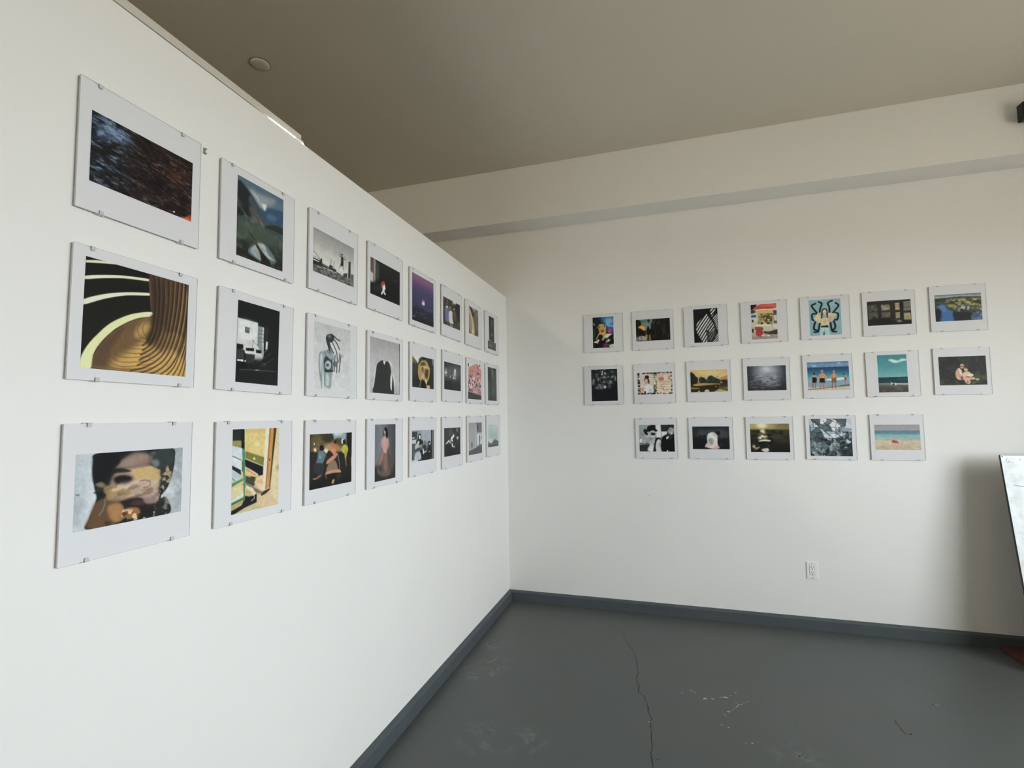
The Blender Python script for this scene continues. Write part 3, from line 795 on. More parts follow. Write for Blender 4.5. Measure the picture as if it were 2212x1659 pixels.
        ('P','d3dae2',1.9,1,[5,323,190,389,177,491,3,423]),
        ('P','23262a',1.9,1,[6,425,177,491,179,549,5,469]),
        ('P','bcc6cf',1.9,1,[2,469,195,558,227,579,73,611,4,623]),
        ('L','232a2c',5.8,1.0,1,[8,574,66,611]),
        ('P','4c8a68',1.0,1,[193,239,249,251,268,853,244,869,227,560,212,503]),
        ('P','2c5a45',1.9,1,[197,390,221,391,225,504,201,512]),
        ('P','4c8a68',1.0,1,[5,637,220,592,221,620,3,677]),
        ('P','d8c99a',2.9,1,[4,696,199,669,242,794,-1,812]),
        ('P','cfdcd8',1.9,1,[-1,821,234,779,234,803,1,866]),
        ('P','3f7256',1.9,1,[1,862,251,818,252,846,-1,893]),
        ('P','bfa868',2.9,1,[0,906,236,849,229,885,1,951]),
        ('P','cbb98c',5.8,1,[117,998,303,950,532,922,636,1003]),
        ('N','f0e6cc',0.4,8,10,0,0.55,0.75,4,[274,23,682,31,655,349,257,261],9.6),
    ]),
    ('L31', ('L', -2.2910, 2.1028, 0.0005), (82, 217, 917, 768), 1.42,
     'clip-framed black and white photograph of a figure leaping over a city skyline', [
        ('G',[0,250,500,700,1000],['8e8c8c','a19f9e','bdbab8','c8c5c2','c0bdba']),
        ('P','6d6c6a',3.6,1,[-2,840,204,819,474,831,685,819,998,820,1000,1000,0,1000]),
        ('N','333333',0.8,16,34,-0.15,0.45,0.6,5,[-2,848,204,819,474,831,685,819,998,820,1000,1000,0,1000],3.6),
        ('N','bbbbbb',0.4,18,34,-0.15,0.58,0.7,9,[-2,848,474,831,998,820,1000,1000,0,1000],3.6),
        ('P','2a2928',1.8,1,[1,694,151,694,202,637,213,815,-2,840]),
        ('P','c9c6c3',1.8,1,[6,725,134,723,138,744,6,746]),
        ('L','3a3938',10.9,0.0,1,[4,543,142,638,159,691]),
        ('L','4a4948',7.3,0.0,1,[5,658,142,664]),
        ('E','2a2928',0.0,1,[184.8,658.2,20.6,-9.3,0.3,20.8]),
        ('P','2a2928',1.8,1,[212,737,381,752,381,806,213,815]),
        ('P','8b8987',1.8,1,[221,754,372,765,372,778,221,772]),
        ('L','353433',16.3,0.0,1,[415,549,408,732]),
        ('L','353433',14.5,0.0,1,[483,563,480,728]),
        ('P','353433',1.8,1,[373,702,453,685,455,802,374,809]),
        ('P','3b3a39',1.8,1,[454,739,538,740,549,809,455,820]),
        ('P','464443',3.6,1,[549,791,655,803,655,831,549,818]),
        ('P','363534',0.0,1,[855,406,911,381,913,814,846,821]),
        ('P','3d3c3b',1.8,1,[724,756,828,704,830,818,715,835]),
        ('P','5b5957',1.8,1,[920,696,996,675,998,820,921,830]),
        ('L','222222',3.6,0.0,1,[920,696,996,677]),
        ('E','1d1c1c',0.0,1,[682.2,315.0,21.7,-10.2,0.3,24.2]),
        ('P','262525',1.8,1,[663,361,714,347,724,493,717,580,643,603,661,484]),
        ('L','1d1c1c',14.5,0.0,1,[671,385,630,377,641,306]),
        ('L','1d1c1c',12.7,0.0,1,[711,405,769,401,754,328]),
        ('L','1d1c1c',16.3,0.0,1,[658,578,624,658]),
        ('L','1d1c1c',16.3,0.0,1,[705,567,722,663]),
    ]),
    ('L32', ('L', -2.2928, 1.7048, -0.0019), (134, 79, 866, 912), 1.34,
     'clip-framed pale grey print of a silver torso with long dark metallic fingers', [
        ('G',[0,400,1000],['b9b7b8','c6c5c6','cbcbcc']),
        ('S','9a9a9c',15.4,0.5,[307,7,358,19,410,68,377,92,325,42]),
        ('S','8d989e',5.8,1,[138,458,219,422,318,397,418,353,488,421,526,533,496,709,465,827,434,964,281,943,262,822,241,654,231,589,219,750,214,891,204,994,181,893,137,737,121,553]),
        ('S','c3cbd0',9.6,0.8,[171,473,221,496,208,657,178,753,150,615]),
        ('S','c6ced2',11.5,0.7,[326,741,396,813,382,928,314,922]),
        ('S','5d686e',9.6,0.7,[384,375,454,406,420,448,318,420]),
        ('C','3a4146',4.8,1.9,1,[162,442,127,524,135,663,172,828,200,985]),
        ('C','3a4146',4.8,2.9,1,[231,589,251,709,276,840,278,943]),
        ('P','383c3e',2.9,1,[274,510,320,486,457,545,477,644,427,696,276,726,257,615,247,569]),
        ('E','a8b0b4',4.8,1,[365.4,619.6,85.0,-7.4,1.8,68.3]),
        ('E','4a5256',7.7,1,[348.5,621.1,42.2,-3.7,0.6,22.7]),
        ('C','2d3133',6.7,1.9,1,[276,420,295,480,320,496]),
        ('S','2e3234',3.8,1,[292,720,495,681,479,716,309,733]),
        ('S','363b3d',3.8,1,[297,234,312,176,395,137,481,135,517,187,484,249,399,279,418,353,385,394,332,306]),
        ('S','7e8688',7.7,0.7,[345,172,413,153,447,177,380,205]),
        ('C','2b2f31',19.2,2.9,1,[481,154,534,166,605,196,685,205]),
        ('C','2b2f31',19.2,2.9,1,[455,157,517,207,607,273,672,348]),
        ('C','2b2f31',19.2,2.9,1,[414,220,502,295,574,374,602,419]),
        ('C','2b2f31',19.2,2.9,1,[381,262,426,333,470,385,506,424]),
        ('C','2b2f31',19.2,2.9,1,[331,268,367,339,419,400]),
        ('C','2e3234',18.2,2.9,1,[550,449,541,551,531,707]),
        ('C','2e3234',18.2,2.9,1,[602,429,611,545,598,716]),
        ('C','2e3234',18.2,2.9,1,[715,437,695,557,664,702]),
        ('C','2e3234',18.2,2.9,1,[465,520,459,597,487,701]),
        ('C','2e3234',18.2,2.9,1,[682,411,667,501,654,551]),
        ('C','c9ced0',5.8,2.9,0.7,[517,207,590,285,644,337]),
        ('C','b9bec0',4.8,2.9,0.6,[449,244,521,331,566,394]),
        ('E','94989a',11.5,0.4,[773.8,440.9,33.0,-3.3,0.9,29.6]),
        ('S','55595b',5.8,0.8,[492,565,597,546,599,624,503,622]),
    ]),
    ('L33', ('L', -2.2932, 1.3111, 0.0006), (83, 171, 917, 831), 1.20,
     'clip-framed photograph of three people in a tram, one in yellow, sunlit trees outside', [
        ('G',[0,350,500,1000],['3a342b','5a4a34','2a2520','12110f']),
        ('S','6a5a3c',35.1,0.8,[73,17,435,10,496,341,75,306]),
        ('P','8fa3ac',4.7,1,[493,0,849,3,834,137,738,156,630,114,554,121]),
        ('S','d9e6ea',11.7,0.7,[553,3,769,6,706,45,583,52]),
        ('S','2b2a1c',11.7,0.8,[235,13,478,0,524,96,436,197,306,131]),
        ('S','4a4326',11.7,0.8,[524,120,738,107,771,243,555,228]),
        ('S','caa36a',28.1,0.7,[321,235,495,177,646,234,740,338,556,346,351,329]),
        ('N','d0a468',0.5,8,10,0,0.55,0.75,6,[59,38,738,71,740,362,62,305],23.4),
        ('S','f3e2c4',9.4,1,[91,263,135,266,142,323,102,320]),
        ('E','e7dcc8',5.8,1,[98.0,179.8,10.7,0.7,0.2,20.1]),
        ('S','f0e0c8',9.4,0.9,[308,303,379,285,408,346,351,364]),
        ('P','1b1a18',4.7,1,[849,3,1000,0,999,383,884,349]),
        ('P','7d8b92',4.7,0.8,[825,8,862,6,850,199,821,222]),
        ('P','26241f',4.7,1,[-1,300,183,332,118,600,80,807,0,1000]),
        ('L','8a7c62',5.8,2.3,1,[1,300,183,344]),
        ('P','23201d',4.7,1,[632,377,771,364,869,520,838,761,649,665]),
        ('P','1c1a18',4.7,1,[835,370,1002,359,999,782,870,765]),
        ('E','1a1613',3.5,1,[262.6,264.9,50.6,3.9,0.5,54.8]),
        ('S','5d7580',4.7,1,[197,328,322,327,351,399,310,509,268,573,144,536,171,449]),
        ('N','c3d2d8',0.4,14,16,0,0.55,0.7,16,[197,328,351,329,268,573,144,536],4.7),
        ('S','2b3038',5.8,1,[131,535,310,567,311,738,270,755,119,712,91,597]),
        ('S','8a5a48',4.7,1,[120,807,214,759,270,755,256,788,147,828]),
        ('E','b0a090',4.7,0.7,[103.6,810.3,26.8,4.0,0.1,15.6]),
        ('S','b9714a',3.5,1,[473,222,554,204,646,294,631,317,555,299]),
        ('E','c07a5a',3.5,1,[540.1,286.1,33.1,2.5,0.3,33.1]),
        ('S','d4826a',4.7,1,[466,316,570,300,586,396,496,412]),
        ('S','2a201c',4.7,1,[408,334,496,365,557,488,438,500,380,424]),
        ('S','c98a6e',3.5,1,[374,574,395,507,511,437,616,387,632,424,557,500,439,558]),
        ('S','8d6f58',5.8,1,[410,590,497,518,587,539,649,689,619,733,382,725]),
        ('S','c08d72',4.7,1,[361,768,382,713,649,701,727,771,559,760,412,764]),
        ('L','e2c2a4',8.2,2.3,1,[647,414,679,585,704,768]),
        ('E','2b1f17',3.5,1,[573.8,170.0,33.4,2.1,0.3,35.6]),
        ('C','caa070',7.0,2.3,1,[532,144,554,121,569,110]),
        ('E','e6dccb',3.5,1,[770.1,169.9,47.8,2.9,0.4,51.1]),
        ('E','1f1a16',3.5,1,[798.8,183.9,38.4,2.4,0.4,53.7]),
        ('S','b9b347',3.5,1,[732,301,802,233,883,275,900,351,835,394,788,414,732,361]),
        ('S','aaa648',4.7,0.9,[803,379,900,351,868,446,837,566]),
        ('L','c08a64',16.4,3.5,1,[845,554,862,666]),
        ('L','3a3028',10.5,2.3,1,[862,666,854,751]),
        ('P','151413',5.8,1,[369,781,743,797,744,966,385,991]),
        ('C','6a5f50',10.5,3.5,1,[620,864,650,820,712,817,736,881]),
        ('S','b8936a',4.7,1,[501,940,515,895,560,878,560,937,516,966]),
        ('E','2a2622',5.8,1,[672.2,883.2,40.3,6.0,0.4,47.9]),
        ('C','b08a70',14.0,3.5,1,[383,841,354,767,382,731]),
        ('P','c2a27a',3.5,0.8,[975,506,1003,502,1001,720,981,656]),
    ]),
    ('L41', ('L', -1.9095, 2.1082, -0.0020), (75, 220, 924, 769), 1.42,
     'clip-framed dark night photograph of a small red and white crouching figure', [
        ('G',[0,500,1000],['1a1b1c','16181a','1a1a1f']),
        ('P','5a5450',6.5,1,[0,0,168,-1,176,657,1,706]),
        ('P','8a8886',4.3,1,[107,6,163,12,151,604,114,556]),
        ('P','6a3a32',6.5,0.9,[5,22,72,23,64,369,4,333]),
        ('P','b5b4b2',4.3,1,[5,394,88,421,91,649,1,644]),
        ('P','3c3b3a',8.6,0.8,[173,7,293,143,285,486,175,573]),
        ('L','a5a3a0',6.5,2.2,0.45,[36,68,29,653]),
        ('L','a5a3a0',6.5,2.2,0.45,[91,70,84,631]),
        ('L','a5a3a0',6.5,2.2,0.45,[144,75,136,610]),
        ('L','a5a3a0',6.5,2.2,0.45,[193,78,185,590]),
        ('L','a5a3a0',6.5,2.2,0.45,[242,81,234,570]),
        ('S','0d0d0e',21.6,0.9,[127,655,398,461,657,421,903,501,994,964,155,980,9,785]),
        ('S','232a22',30.2,0.6,[57,767,349,630,352,822,58,891]),
        ('S','a03a34',4.3,1,[337,657,361,551,436,499,481,578,451,676,376,727]),
        ('S','d8d5d2',4.3,1,[400,632,455,588,490,683,453,773,505,839,454,869,415,819,378,887,340,880,389,765]),
        ('E','8a5a50',4.3,1,[412.1,605.4,22.9,-9.0,0.3,25.6]),
        ('E','efefec',4.3,1,[446.9,721.0,25.6,-9.8,0.3,25.7]),
        ('E','4a3a4a',13.0,0.6,[831.8,328.1,54.9,-22.2,0.4,31.0]),
    ]),
    ('L42', ('L', -1.9083, 1.7051, 0.0004), (77, 78, 922, 900), 1.34,
     'clip-framed black and white photograph of a dark rounded silhouette on grey', [
        ('G',[0,300,700,1000],['9f9b9e','b0adb0','b8b6b8','a9a8aa']),
        ('S','e2e2e2',16.2,0.9,[578,391,709,472,777,572,735,682,669,652,675,947,719,980,785,977,801,677,708,425]),
        ('S','dcdcdc',13.8,0.8,[191,499,135,695,100,978,159,986,195,747]),
        ('S','e8e8e8',6.9,0.9,[422,419,465,484,495,412]),
        ('S','2f302f',4.6,1,[401,387,310,420,221,485,183,624,137,841,124,999,698,993,663,865,669,664,689,568,633,432,557,388,495,412,454,468,422,414]),
        ('S','2b2c2c',4.6,1,[757,657,796,964,719,980,726,754]),
        ('P','161616',1.2,1,[970,4,1002,0,1002,1000,984,1001]),
        ('P','111112',1.2,1,[0,994,970,987,970,1001,0,1008]),
    ]),
    ('L43', ('L', -1.9060, 1.3141, 0.0010), (209, 84, 791, 919), 1.20,
     'clip-framed photograph of a dark-haired woman in a long pink gown', [
        ('H',[0,250,500,800,1000],['6c6e76','7c7f88','6e6d72','55545a','3d3d42']),
        ('S','4a4a50',55.9,0.5,[589,30,1000,2,1004,581,713,338]),
        ('P','2b2927',29.1,1,[-1,732,182,712,903,737,998,754,1000,1000,0,1000]),
        ('S','6a5650',13.4,0.95,[354,435,714,452,871,723,904,875,595,942,298,918,97,815,153,677]),
        ('S','a5786c',11.2,0.85,[325,478,442,462,384,614,239,716,167,711,210,626]),
        ('S','8f6e62',13.4,0.7,[472,530,592,491,594,784,474,843,414,683]),
        ('S','4a4442',13.4,0.7,[623,493,746,567,840,733,685,791,593,626]),
        ('N','2a2624',0.6,5,4,0,0.45,0.65,8,[97,728,967,764,904,978,70,954],15.6),
        ('S','c79a90',5.6,1,[367,248,500,218,652,280,622,403,562,467,502,532,428,483,368,392]),
        ('S','b09aa0',6.7,0.9,[295,289,367,259,353,391,295,388]),
        ('S','a78f96',6.7,0.9,[606,278,667,303,683,405,607,402]),
        ('C','d4a99a',12.3,3.4,1,[353,391,383,459,487,520]),
        ('C','c8988a',11.2,3.4,1,[637,403,592,458,502,520]),
        ('E','d8b0a0',3.4,1,[458.2,139.0,47.7,1.2,0.3,42.4]),
        ('S','17171a',4.5,1,[411,138,455,72,529,57,590,109,621,211,561,265,515,219,500,140,446,105,429,194,396,204]),
    ]),
    ('L51', ('L', -1.5280, 2.1043, 0.0042), (88, 76, 912, 902), 1.42,
     'clip-framed photograph of a glowing pink moon over a purple dusk sea', [
        ('G',[0,120,220,330,600,690,720,850,1000],['7c5878','744f74','5b4470','423c66','393760','343350','242842','20222e','191a20']),
        ('S','85587a',24.2,0.7,[0,17,1000,21,999,93,633,126,175,108,1,114]),
        ('S','1c1f2c',13.5,0.9,[4,757,287,675,632,715,996,703,1000,1000,0,1000]),
        ('N','3b4668',0.6,8,22,-0.1,0.5,0.65,4,[3,655,996,619,1001,843,-1,860],26.9),
        ('S','15161b',10.8,0.9,[5,936,343,902,1001,899,1000,1000,0,1000]),
        ('E','c76a86',16.2,0.7,[497.2,541.8,76.1,-15.9,-0.0,64.7]),
        ('S','f6d6dc',4.0,1,[442,571,471,531,520,521,567,558,544,586,471,592]),
        ('E','fff4ec',4.0,1,[503.0,551.4,35.0,-7.3,-0.0,18.9]),
        ('E','b86070',6.7,0.7,[520.4,599.1,46.9,-9.5,-0.0,10.8]),
        ('E','9aa0b0',4.0,0.8,[83.9,908.7,58.8,-10.5,0.0,7.7]),
        ('C','8a93a8',5.4,2.7,0.7,[164,752,191,786,227,831]),
        ('E','6a7288',5.4,0.7,[572.8,864.3,47.2,-8.2,-0.0,6.7]),
    ]),
    ('L52', ('L', -1.5266, 1.7105, -0.0007), (91, 211, 910, 765), 1.34,
     'clip-framed photograph of a golden spoked wheel sculpture with carved arms', [
        ('G',[0,120,200,1000],['d6d3cc','cfcabf','33322c','2a2927']),
        ('P','2b2b28',4.6,1,[0,175,252,261,318,69,452,3,1000,0,1000,1000,0,1000]),
        ('P','d6d3cc',4.6,1,[0,0,452,-13,318,84,252,246,144,140,0,116]),
        ('S','6a6238',12.4,0.95,[8,55,144,155,252,246,230,324,8,234]),
        ('S','3a3a2c',12.4,0.8,[8,293,274,258,252,565,8,561]),
        ('L','8a8478',7.7,1.5,1,[17,17,63,107]),
        ('P','b9b5ae',4.6,0.7,[921,3,975,4,975,230,934,171]),
        ('S','4a4a2a',9.3,0.9,[300,87,429,37,407,179,318,160]),
        ('S','a58a58',6.2,1,[452,126,635,116,753,258,800,443,753,670,658,773,520,738,362,768,274,654,252,474,296,286]),
        ('S','55452c',7.7,1,[362,246,474,169,589,201,543,285,407,333]),
        ('S','c8ad78',6.2,0.9,[373,322,520,280,776,303,776,350,543,363,520,692,452,698,384,489]),
        ('S','7a5a34',6.2,1,[395,380,463,310,520,381,497,539,429,546]),
        ('S','3a2c1e',7.7,0.8,[589,404,729,388,729,546,658,679,566,578]),
        ('L','c3a87a',21.7,4.6,0.9,[384,182,274,319,263,564,307,727]),
        ('L','bfa272',18.6,4.6,0.9,[566,110,694,218,776,382,765,606,694,770]),
        ('L','d2b78a',24.8,4.6,1,[452,451,418,670,351,861,329,947]),
        ('L','cdb083',24.8,4.6,1,[474,479,520,676,612,793,647,869]),
        ('S','d8bd92',4.6,1,[566,734,635,712,670,820,612,840]),
        ('P','c9a878',4.6,1,[640,885,805,880,796,1000,647,1002]),
        ('S','1c1a18',6.2,0.8,[452,698,543,814,589,967,384,973,407,795]),
        ('L','c8ac7c',12.4,3.1,1,[440,112,395,211]),
    ]),
    ('L53', ('L', -1.5283, 1.3217, -0.0064), (85, 230, 915, 757), 1.20,
     'clip-framed black and white photograph of a woman and children in a crowd', [
        ('G',[0,300,600,1000],['8f949c','9aa0a8','6a6d72','4a4c50']),
        ('P','a5abb3',15.9,1,[385,7,857,0,833,387,428,341]),
        ('P','3a3d40',4.8,1,[6,53,237,40,216,311,6,296]),
        ('P','c8ccd0',4.8,1,[14,296,196,294,175,431,6,417]),
        ('P','55585c',6.4,1,[6,417,175,424,175,709,6,690]),
        ('P','b5b9bd',6.4,1,[6,220,134,213,134,259,6,266]),
        ('P','1f2022',3.2,1,[861,0,928,1,928,990,868,986]),
        ('P','8b8a84',4.8,1,[928,-1,964,0,964,982,928,985]),
        ('P','2a2a2c',3.2,1,[964,0,1000,0,1000,1000,964,999]),
        ('S','1c1d20',4.8,1,[247,313,258,189,321,114,396,150,411,261,385,354,300,410]),
        ('E','dcdcdc',4.8,1,[342.1,225.3,42.7,2.6,-0.0,66.0]),
        ('S','1d1e20',6.4,1,[300,348,449,327,493,458,471,520,342,508]),
        ('E','c9c9c9',4.8,1,[268.3,392.3,54.7,4.3,-0.0,68.6]),
        ('S','26272a',4.8,1,[175,370,216,303,300,332,237,374,196,464]),
        ('S','b6b9bc',6.4,1,[155,460,258,438,363,541,342,602,155,630]),
        ('S','3a3c40',6.4,1,[144,613,342,555,363,620,175,663]),
        ('E','9a9a9c',4.8,1,[402.0,473.9,56.2,4.8,-0.0,53.7]),
        ('S','101113',4.8,1,[342,477,363,415,449,422,471,488,449,454,374,471]),
        ('E','6a6a6c',4.8,1,[570.4,416.0,31.3,2.5,-0.0,74.0]),
        ('S','2c2d30',6.4,1,[493,522,604,499,649,681,604,757,471,679]),
        ('E','e0e0e0',4.8,1,[791.1,449.7,37.4,3.0,0.0,49.3]),
        ('S','121316',6.4,1,[694,605,717,427,775,375,833,437,763,447,752,545,845,487,845,966,626,970,649,762]),
        ('S','1a1b1e',8.0,1,[363,636,604,677,672,976,471,981,385,780]),
        ('S','d3d6da',6.4,1,[471,631,515,619,537,750,493,793]),
        ('S','c2c6ca',6.4,1,[537,718,649,681,626,728,559,752]),
        ('S','b8bcc2',8.0,1,[155,738,342,697,406,893,279,970,114,932]),
        ('L','5a5d62',6.4,3.2,1,[258,750,279,939]),
        ('P','c4c8cc',6.4,1,[6,933,300,942,258,996,6,996]),
        ('P','16171a',6.4,1,[258,968,493,952,604,983,279,1002]),
        ('E','caccce',4.8,0.8,[774.8,727.4,23.2,2.5,0.0,26.3]),
    ]),
    ('L61', ('L', -1.1451, 2.1094, -0.0032), (84, 222, 917, 765), 1.42,
     'clip-framed photograph of a wedding couple seen from behind among trees', [
        ('G',[0,400,1000],['2b2c26','32322a','2b3024']),
        ('N','6a6a5a',0.5,9,9,0,0.5,0.7,3,None,0.0),
        ('S','d9d6cc',11.5,1,[547,9,740,5,701,77,624,78]),
        ('N','b9b4a4',0.6,12,12,0,0.58,0.7,8,[35,-1,779,28,780,194,37,245],18.5),
        ('S','141512',18.5,0.8,[740,5,1000,5,1000,606,780,572]),
        ('E','d7d4d0',9.2,1,[214.9,346.0,65.1,-20.3,0.3,63.3]),
        ('S','5f6a9a',6.9,1,[126,419,287,346,318,565,308,817,146,861,92,631]),
        ('E','8a6248',6.9,1,[397.6,312.0,67.1,-20.8,0.3,73.4]),
        ('S','c9c4c4',6.9,1,[325,472,435,393,529,434,530,642,587,846,345,853,318,633]),
        ('S','a3a0a0',9.2,0.7,[344,671,381,843,345,853]),
        ('S','6a3a2a',9.2,0.9,[625,429,741,371,780,642,664,698,606,574]),
        ('S','7a4a38',9.2,0.8,[586,463,663,347,625,522]),
        ('E','b9b6b0',6.9,1,[631.8,286.3,34.7,-10.6,0.1,37.4]),
        ('L','8a8a80',11.5,4.6,0.8,[41,912,290,913,820,891]),
        ('S','8f9088',11.5,0.9,[363,916,550,913,550,982,400,975]),
        ('S','4a5a34',32.3,0.8,[626,847,1000,845,1000,988,664,1000]),
        ('N','12130f',0.5,10,10,0,0.5,0.65,18,[6,899,1000,797,1000,1000,0,1000],13.8),
    ]),
    ('L62', ('L', -1.1361, 1.7189, -0.0039), (87, 221, 912, 765), 1.34,
     'clip-framed black and white night photograph of a misty lit road junction', [
        ('G',[0,300,550,700,1000],['2f3133','3d3f41','3a3b3d','2b2c2e','1f2022']),
        ('S','6c6f72',71.8,0.55,[50,280,852,51,914,450,327,559,51,523]),
        ('E','9a9ea0',53.9,0.7,[99.3,377.5,82.1,-11.4,0.7,139.7]),
        ('E','ffffff',9.0,1,[96.7,391.9,43.7,-6.0,0.2,31.4]),
        ('S','c4c8c9',25.1,0.8,[541,461,599,236,649,174,696,295,688,460]),
        ('E','eef0f0',9.0,1,[631.2,267.3,38.4,-5.4,0.1,61.8]),
        ('N','f4f4f4',0.9,10,12,0,0.52,0.62,6,[327,470,498,448,703,495,703,549,441,581,327,559],14.4),
        ('S','b9bcbc',14.4,0.7,[556,495,718,529,703,558,556,558]),
        ('L','c9caca',9.0,3.6,0.8,[441,777,614,614]),
        ('L','9a9c9c',9.0,7.2,0.6,[52,654,703,567]),
        ('L','aaaaaa',9.0,3.6,0.7,[614,614,718,657]),
        ('P','1b1c1d',21.5,0.5,[25,718,441,634,499,1004,13,995]),
    ]),
    ('L63', ('L', -1.1441, 1.3226, 0.0024), (103, 217, 898, 768), 1.20,
     'clip-framed black and white photograph of white blurred birds on a dark ground', [
        ('G',[0,300,600,1000],['2c2e2f','323435','2a2b2c','202123']),
        ('S','55585a',27.7,0.7,[278,68,503,40,530,321,305,309]),
        ('L','8a8c8d',15.6,8.6,0.8,[531,146,559,288]),
        ('L','9c9e9f',17.3,10.4,0.5,[306,86,332,379]),
        ('S','7d7f80',17.3,0.8,[707,28,858,33,856,159,736,154]),
        ('S','3f4142',17.3,0.7,[37,77,224,66,250,374,63,395]),
        ('S','f2f2ee',5.2,1,[559,244,611,273,573,358,458,412,387,468,360,415,416,349,501,302]),
        ('S','efefe9',5.2,1,[76,571,142,518,291,419,304,462,222,524]),
        ('S','f0f0ec',5.2,1,[332,464,387,519,373,552,318,531]),
        ('S','c4c6c4',6.9,1,[416,453,501,406,529,495,443,506]),
        ('S','e6e6e2',5.2,1,[443,558,485,561,542,669,471,689]),
        ('S','b5b7b6',10.4,0.8,[499,648,672,681,613,728,527,703]),
        ('S','d8dad8',5.2,0.9,[690,303,764,352,885,349,808,461,763,387]),
        ('S','0d0e0f',8.6,1,[305,377,360,329,388,416,332,447]),
        ('S','141516',20.7,0.6,[10,624,387,622,555,775,974,599,1000,1000,0,1000]),
    ]),
    ('L71', ('L', -0.7771, 2.1066, -0.0001), (210, 115, 790, 722), 1.42,
     'clip-framed photograph of a pale leaning tree trunk in brown woods', [
        ('G',[0,300,700,1000],['5a4c40','6a5a4a','6b5a48','4a3c30']),
        ('P','2b2622',7.0,1,[0,0,226,-1,420,150,552,268,413,361,157,127]),
        ('P','a79a94',11.7,0.9,[259,4,631,-6,660,132,456,97]),
        ('P','8d8078',11.7,0.7,[806,10,1000,5,1001,315,797,228]),
        ('S','c2ab90',9.3,0.95,[4,63,157,104,348,302,508,533,597,870,524,995,192,988,40,737]),
        ('S','8d775e',14.0,0.7,[23,287,213,393,334,696,324,973,66,913]),
        ('L','3b322b',16.3,7.0,0.8,[554,221,679,555,766,991]),
        ('L','a89686',14.0,7.0,0.7,[698,54,790,396,918,735]),
        ('L','2f2823',14.0,7.0,0.8,[871,143,959,610]),
        ('S','d8c8ae',9.3,0.6,[330,812,429,822,424,972,326,927]),
    ]),
    ('L72', ('L', -0.7631, 1.7178, 0.0047), (90, 101, 911, 904), 1.34,
     'clip-framed photograph of a pink building front covered in graffiti', [
        ('G',[0,200,1000],['d5d3d2','d3d1d0','d0cccb']),
        ('P','c98a80',2.7,1,[44,148,633,-25,709,-12,843,113,990,94,998,380,1002,863,651,842,14,801]),
        ('P','b57468',5.5,1,[690,-10,843,113,823,129,705,152]),
        ('P','8a5a52',4.1,1,[670,19,709,-12,823,115,726,110]),
        ('P','15171a',2.7,1,[-1,22,84,47,45,129,2,146]),
        ('S','3a3a3a',4.1,1,[825,19,904,-2,924,37,844,58]),
        ('L','5a4a48',6.8,2.7,0.7,[50,299,982,129]),
        ('C','5a4644',6.8,2.7,1,[69,271,179,216,400,205,214,260]),
        ('P','c99aa0',13.7,0.7,[24,526,997,451,990,835,15,781]),
        ('N','3a2a40',0.85,16,12,0,0.52,0.6,7,[37,353,1001,184,991,806,22,780],8.2),
        ('N','ecd9dc',0.8,15,13,0,0.56,0.64,17,[35,419,1000,268,991,821,22,780],8.2),
        ('N','6a4a6a',0.6,18,16,0,0.55,0.64,27,[30,552,996,465,991,821,22,780],8.2),
        ('L','4a3a3a',13.7,4.1,0.7,[702,290,979,276]),
        ('P','3b3c40',4.1,1,[7,795,651,842,1010,870,1000,1000,0,1000]),
        ('P','b07070',4.1,1,[731,761,992,763,990,856,769,830]),
        ('N','2a2b2e',0.5,8,12,0,0.5,0.65,3,[7,808,1002,863,1000,1000,0,1000],2.7),
    ]),
    ('L73', ('L', -0.7590, 1.3281, 0.0003), (94, 147, 906, 849), 1.20,
     'clip-framed black and white photograph of pale house walls on a sloping street', [
        ('G',[0,500,1000],['9a9a9e','a2a2a6','8a8a8e']),
        ('P','a5a5a9',4.6,1,[0,0,509,0,528,789,3,869]),
        ('P','b9b9bd',9.2,1,[508,53,584,54,546,806,470,815]),
        ('P','77777b',3.1,1,[472,3,1000,0,991,315,616,318,583,85]),
        ('P','444448',3.1,1,[629,83,715,81,694,274,625,271]),
        ('P','d5d5d8',3.1,1,[615,330,990,347,980,695,605,733]),
        ('P','3f3f44',3.1,1,[788,418,856,417,847,718,799,754]),
        ('P','aaaaae',4.6,1,[616,318,991,331,990,363,615,364]),
        ('L','56565a',4.6,1.5,1,[634,349,989,379]),
        ('P','2f2f34',3.1,1,[207,617,272,618,268,770,214,774]),
        ('P','39393d',3.1,1,[959,441,992,442,989,537,956,536]),
        ('P','5a5a5e',4.6,1,[3,869,527,797,1000,712,1000,1000,0,1000]),
        ('N','444448',0.5,8,14,0,0.5,0.65,4,[2,883,1000,728,1000,1000,0,1000],3.1),
        ('L','d8d8da',4.6,1.5,0.7,[3,869,604,779]),
    ]),
    ('L81', ('L', -0.3996, 2.1080, 0.0053), (199, 82, 802, 905), 1.42,
     'clip-framed dark print of a tall column above a low grey block', [
        ('G',[0,1000],['cfccca','cbc9c8']),
        ('P','2e3033',3.8,1,[157,-2,780,1,810,752,163,735]),
        ('S','5a5e62',11.4,0.7,[416,102,575,122,613,233,411,273]),
        ('E','7c8488',7.6,0.8,[492.9,539.7,80.3,-7.8,-0.7,30.5]),
        ('P','1f2124',5.7,0.8,[220,9,378,11,370,334,213,274]),
        ('P','4a494b',3.8,1,[6,756,360,751,456,723,560,761,761,753,1006,753,1000,1000,0,1000]),
        ('P','77767a',5.7,0.5,[121,830,518,832,516,927,119,924]),
        ('L','e0dede',5.7,1.9,1,[505,719,519,775]),
        ('L','242528',9.5,1.9,0.6,[6,765,1006,759]),
    ]),
    ('L82', ('L', -0.3989, 1.7187, 0.0083), (175, 84, 824, 902), 1.34,
     'clip-framed dark grey-green photograph of a faint falling waterfall', [
        ('G',[0,500,1000],['3e4444','444c4b','3a3f3f']),
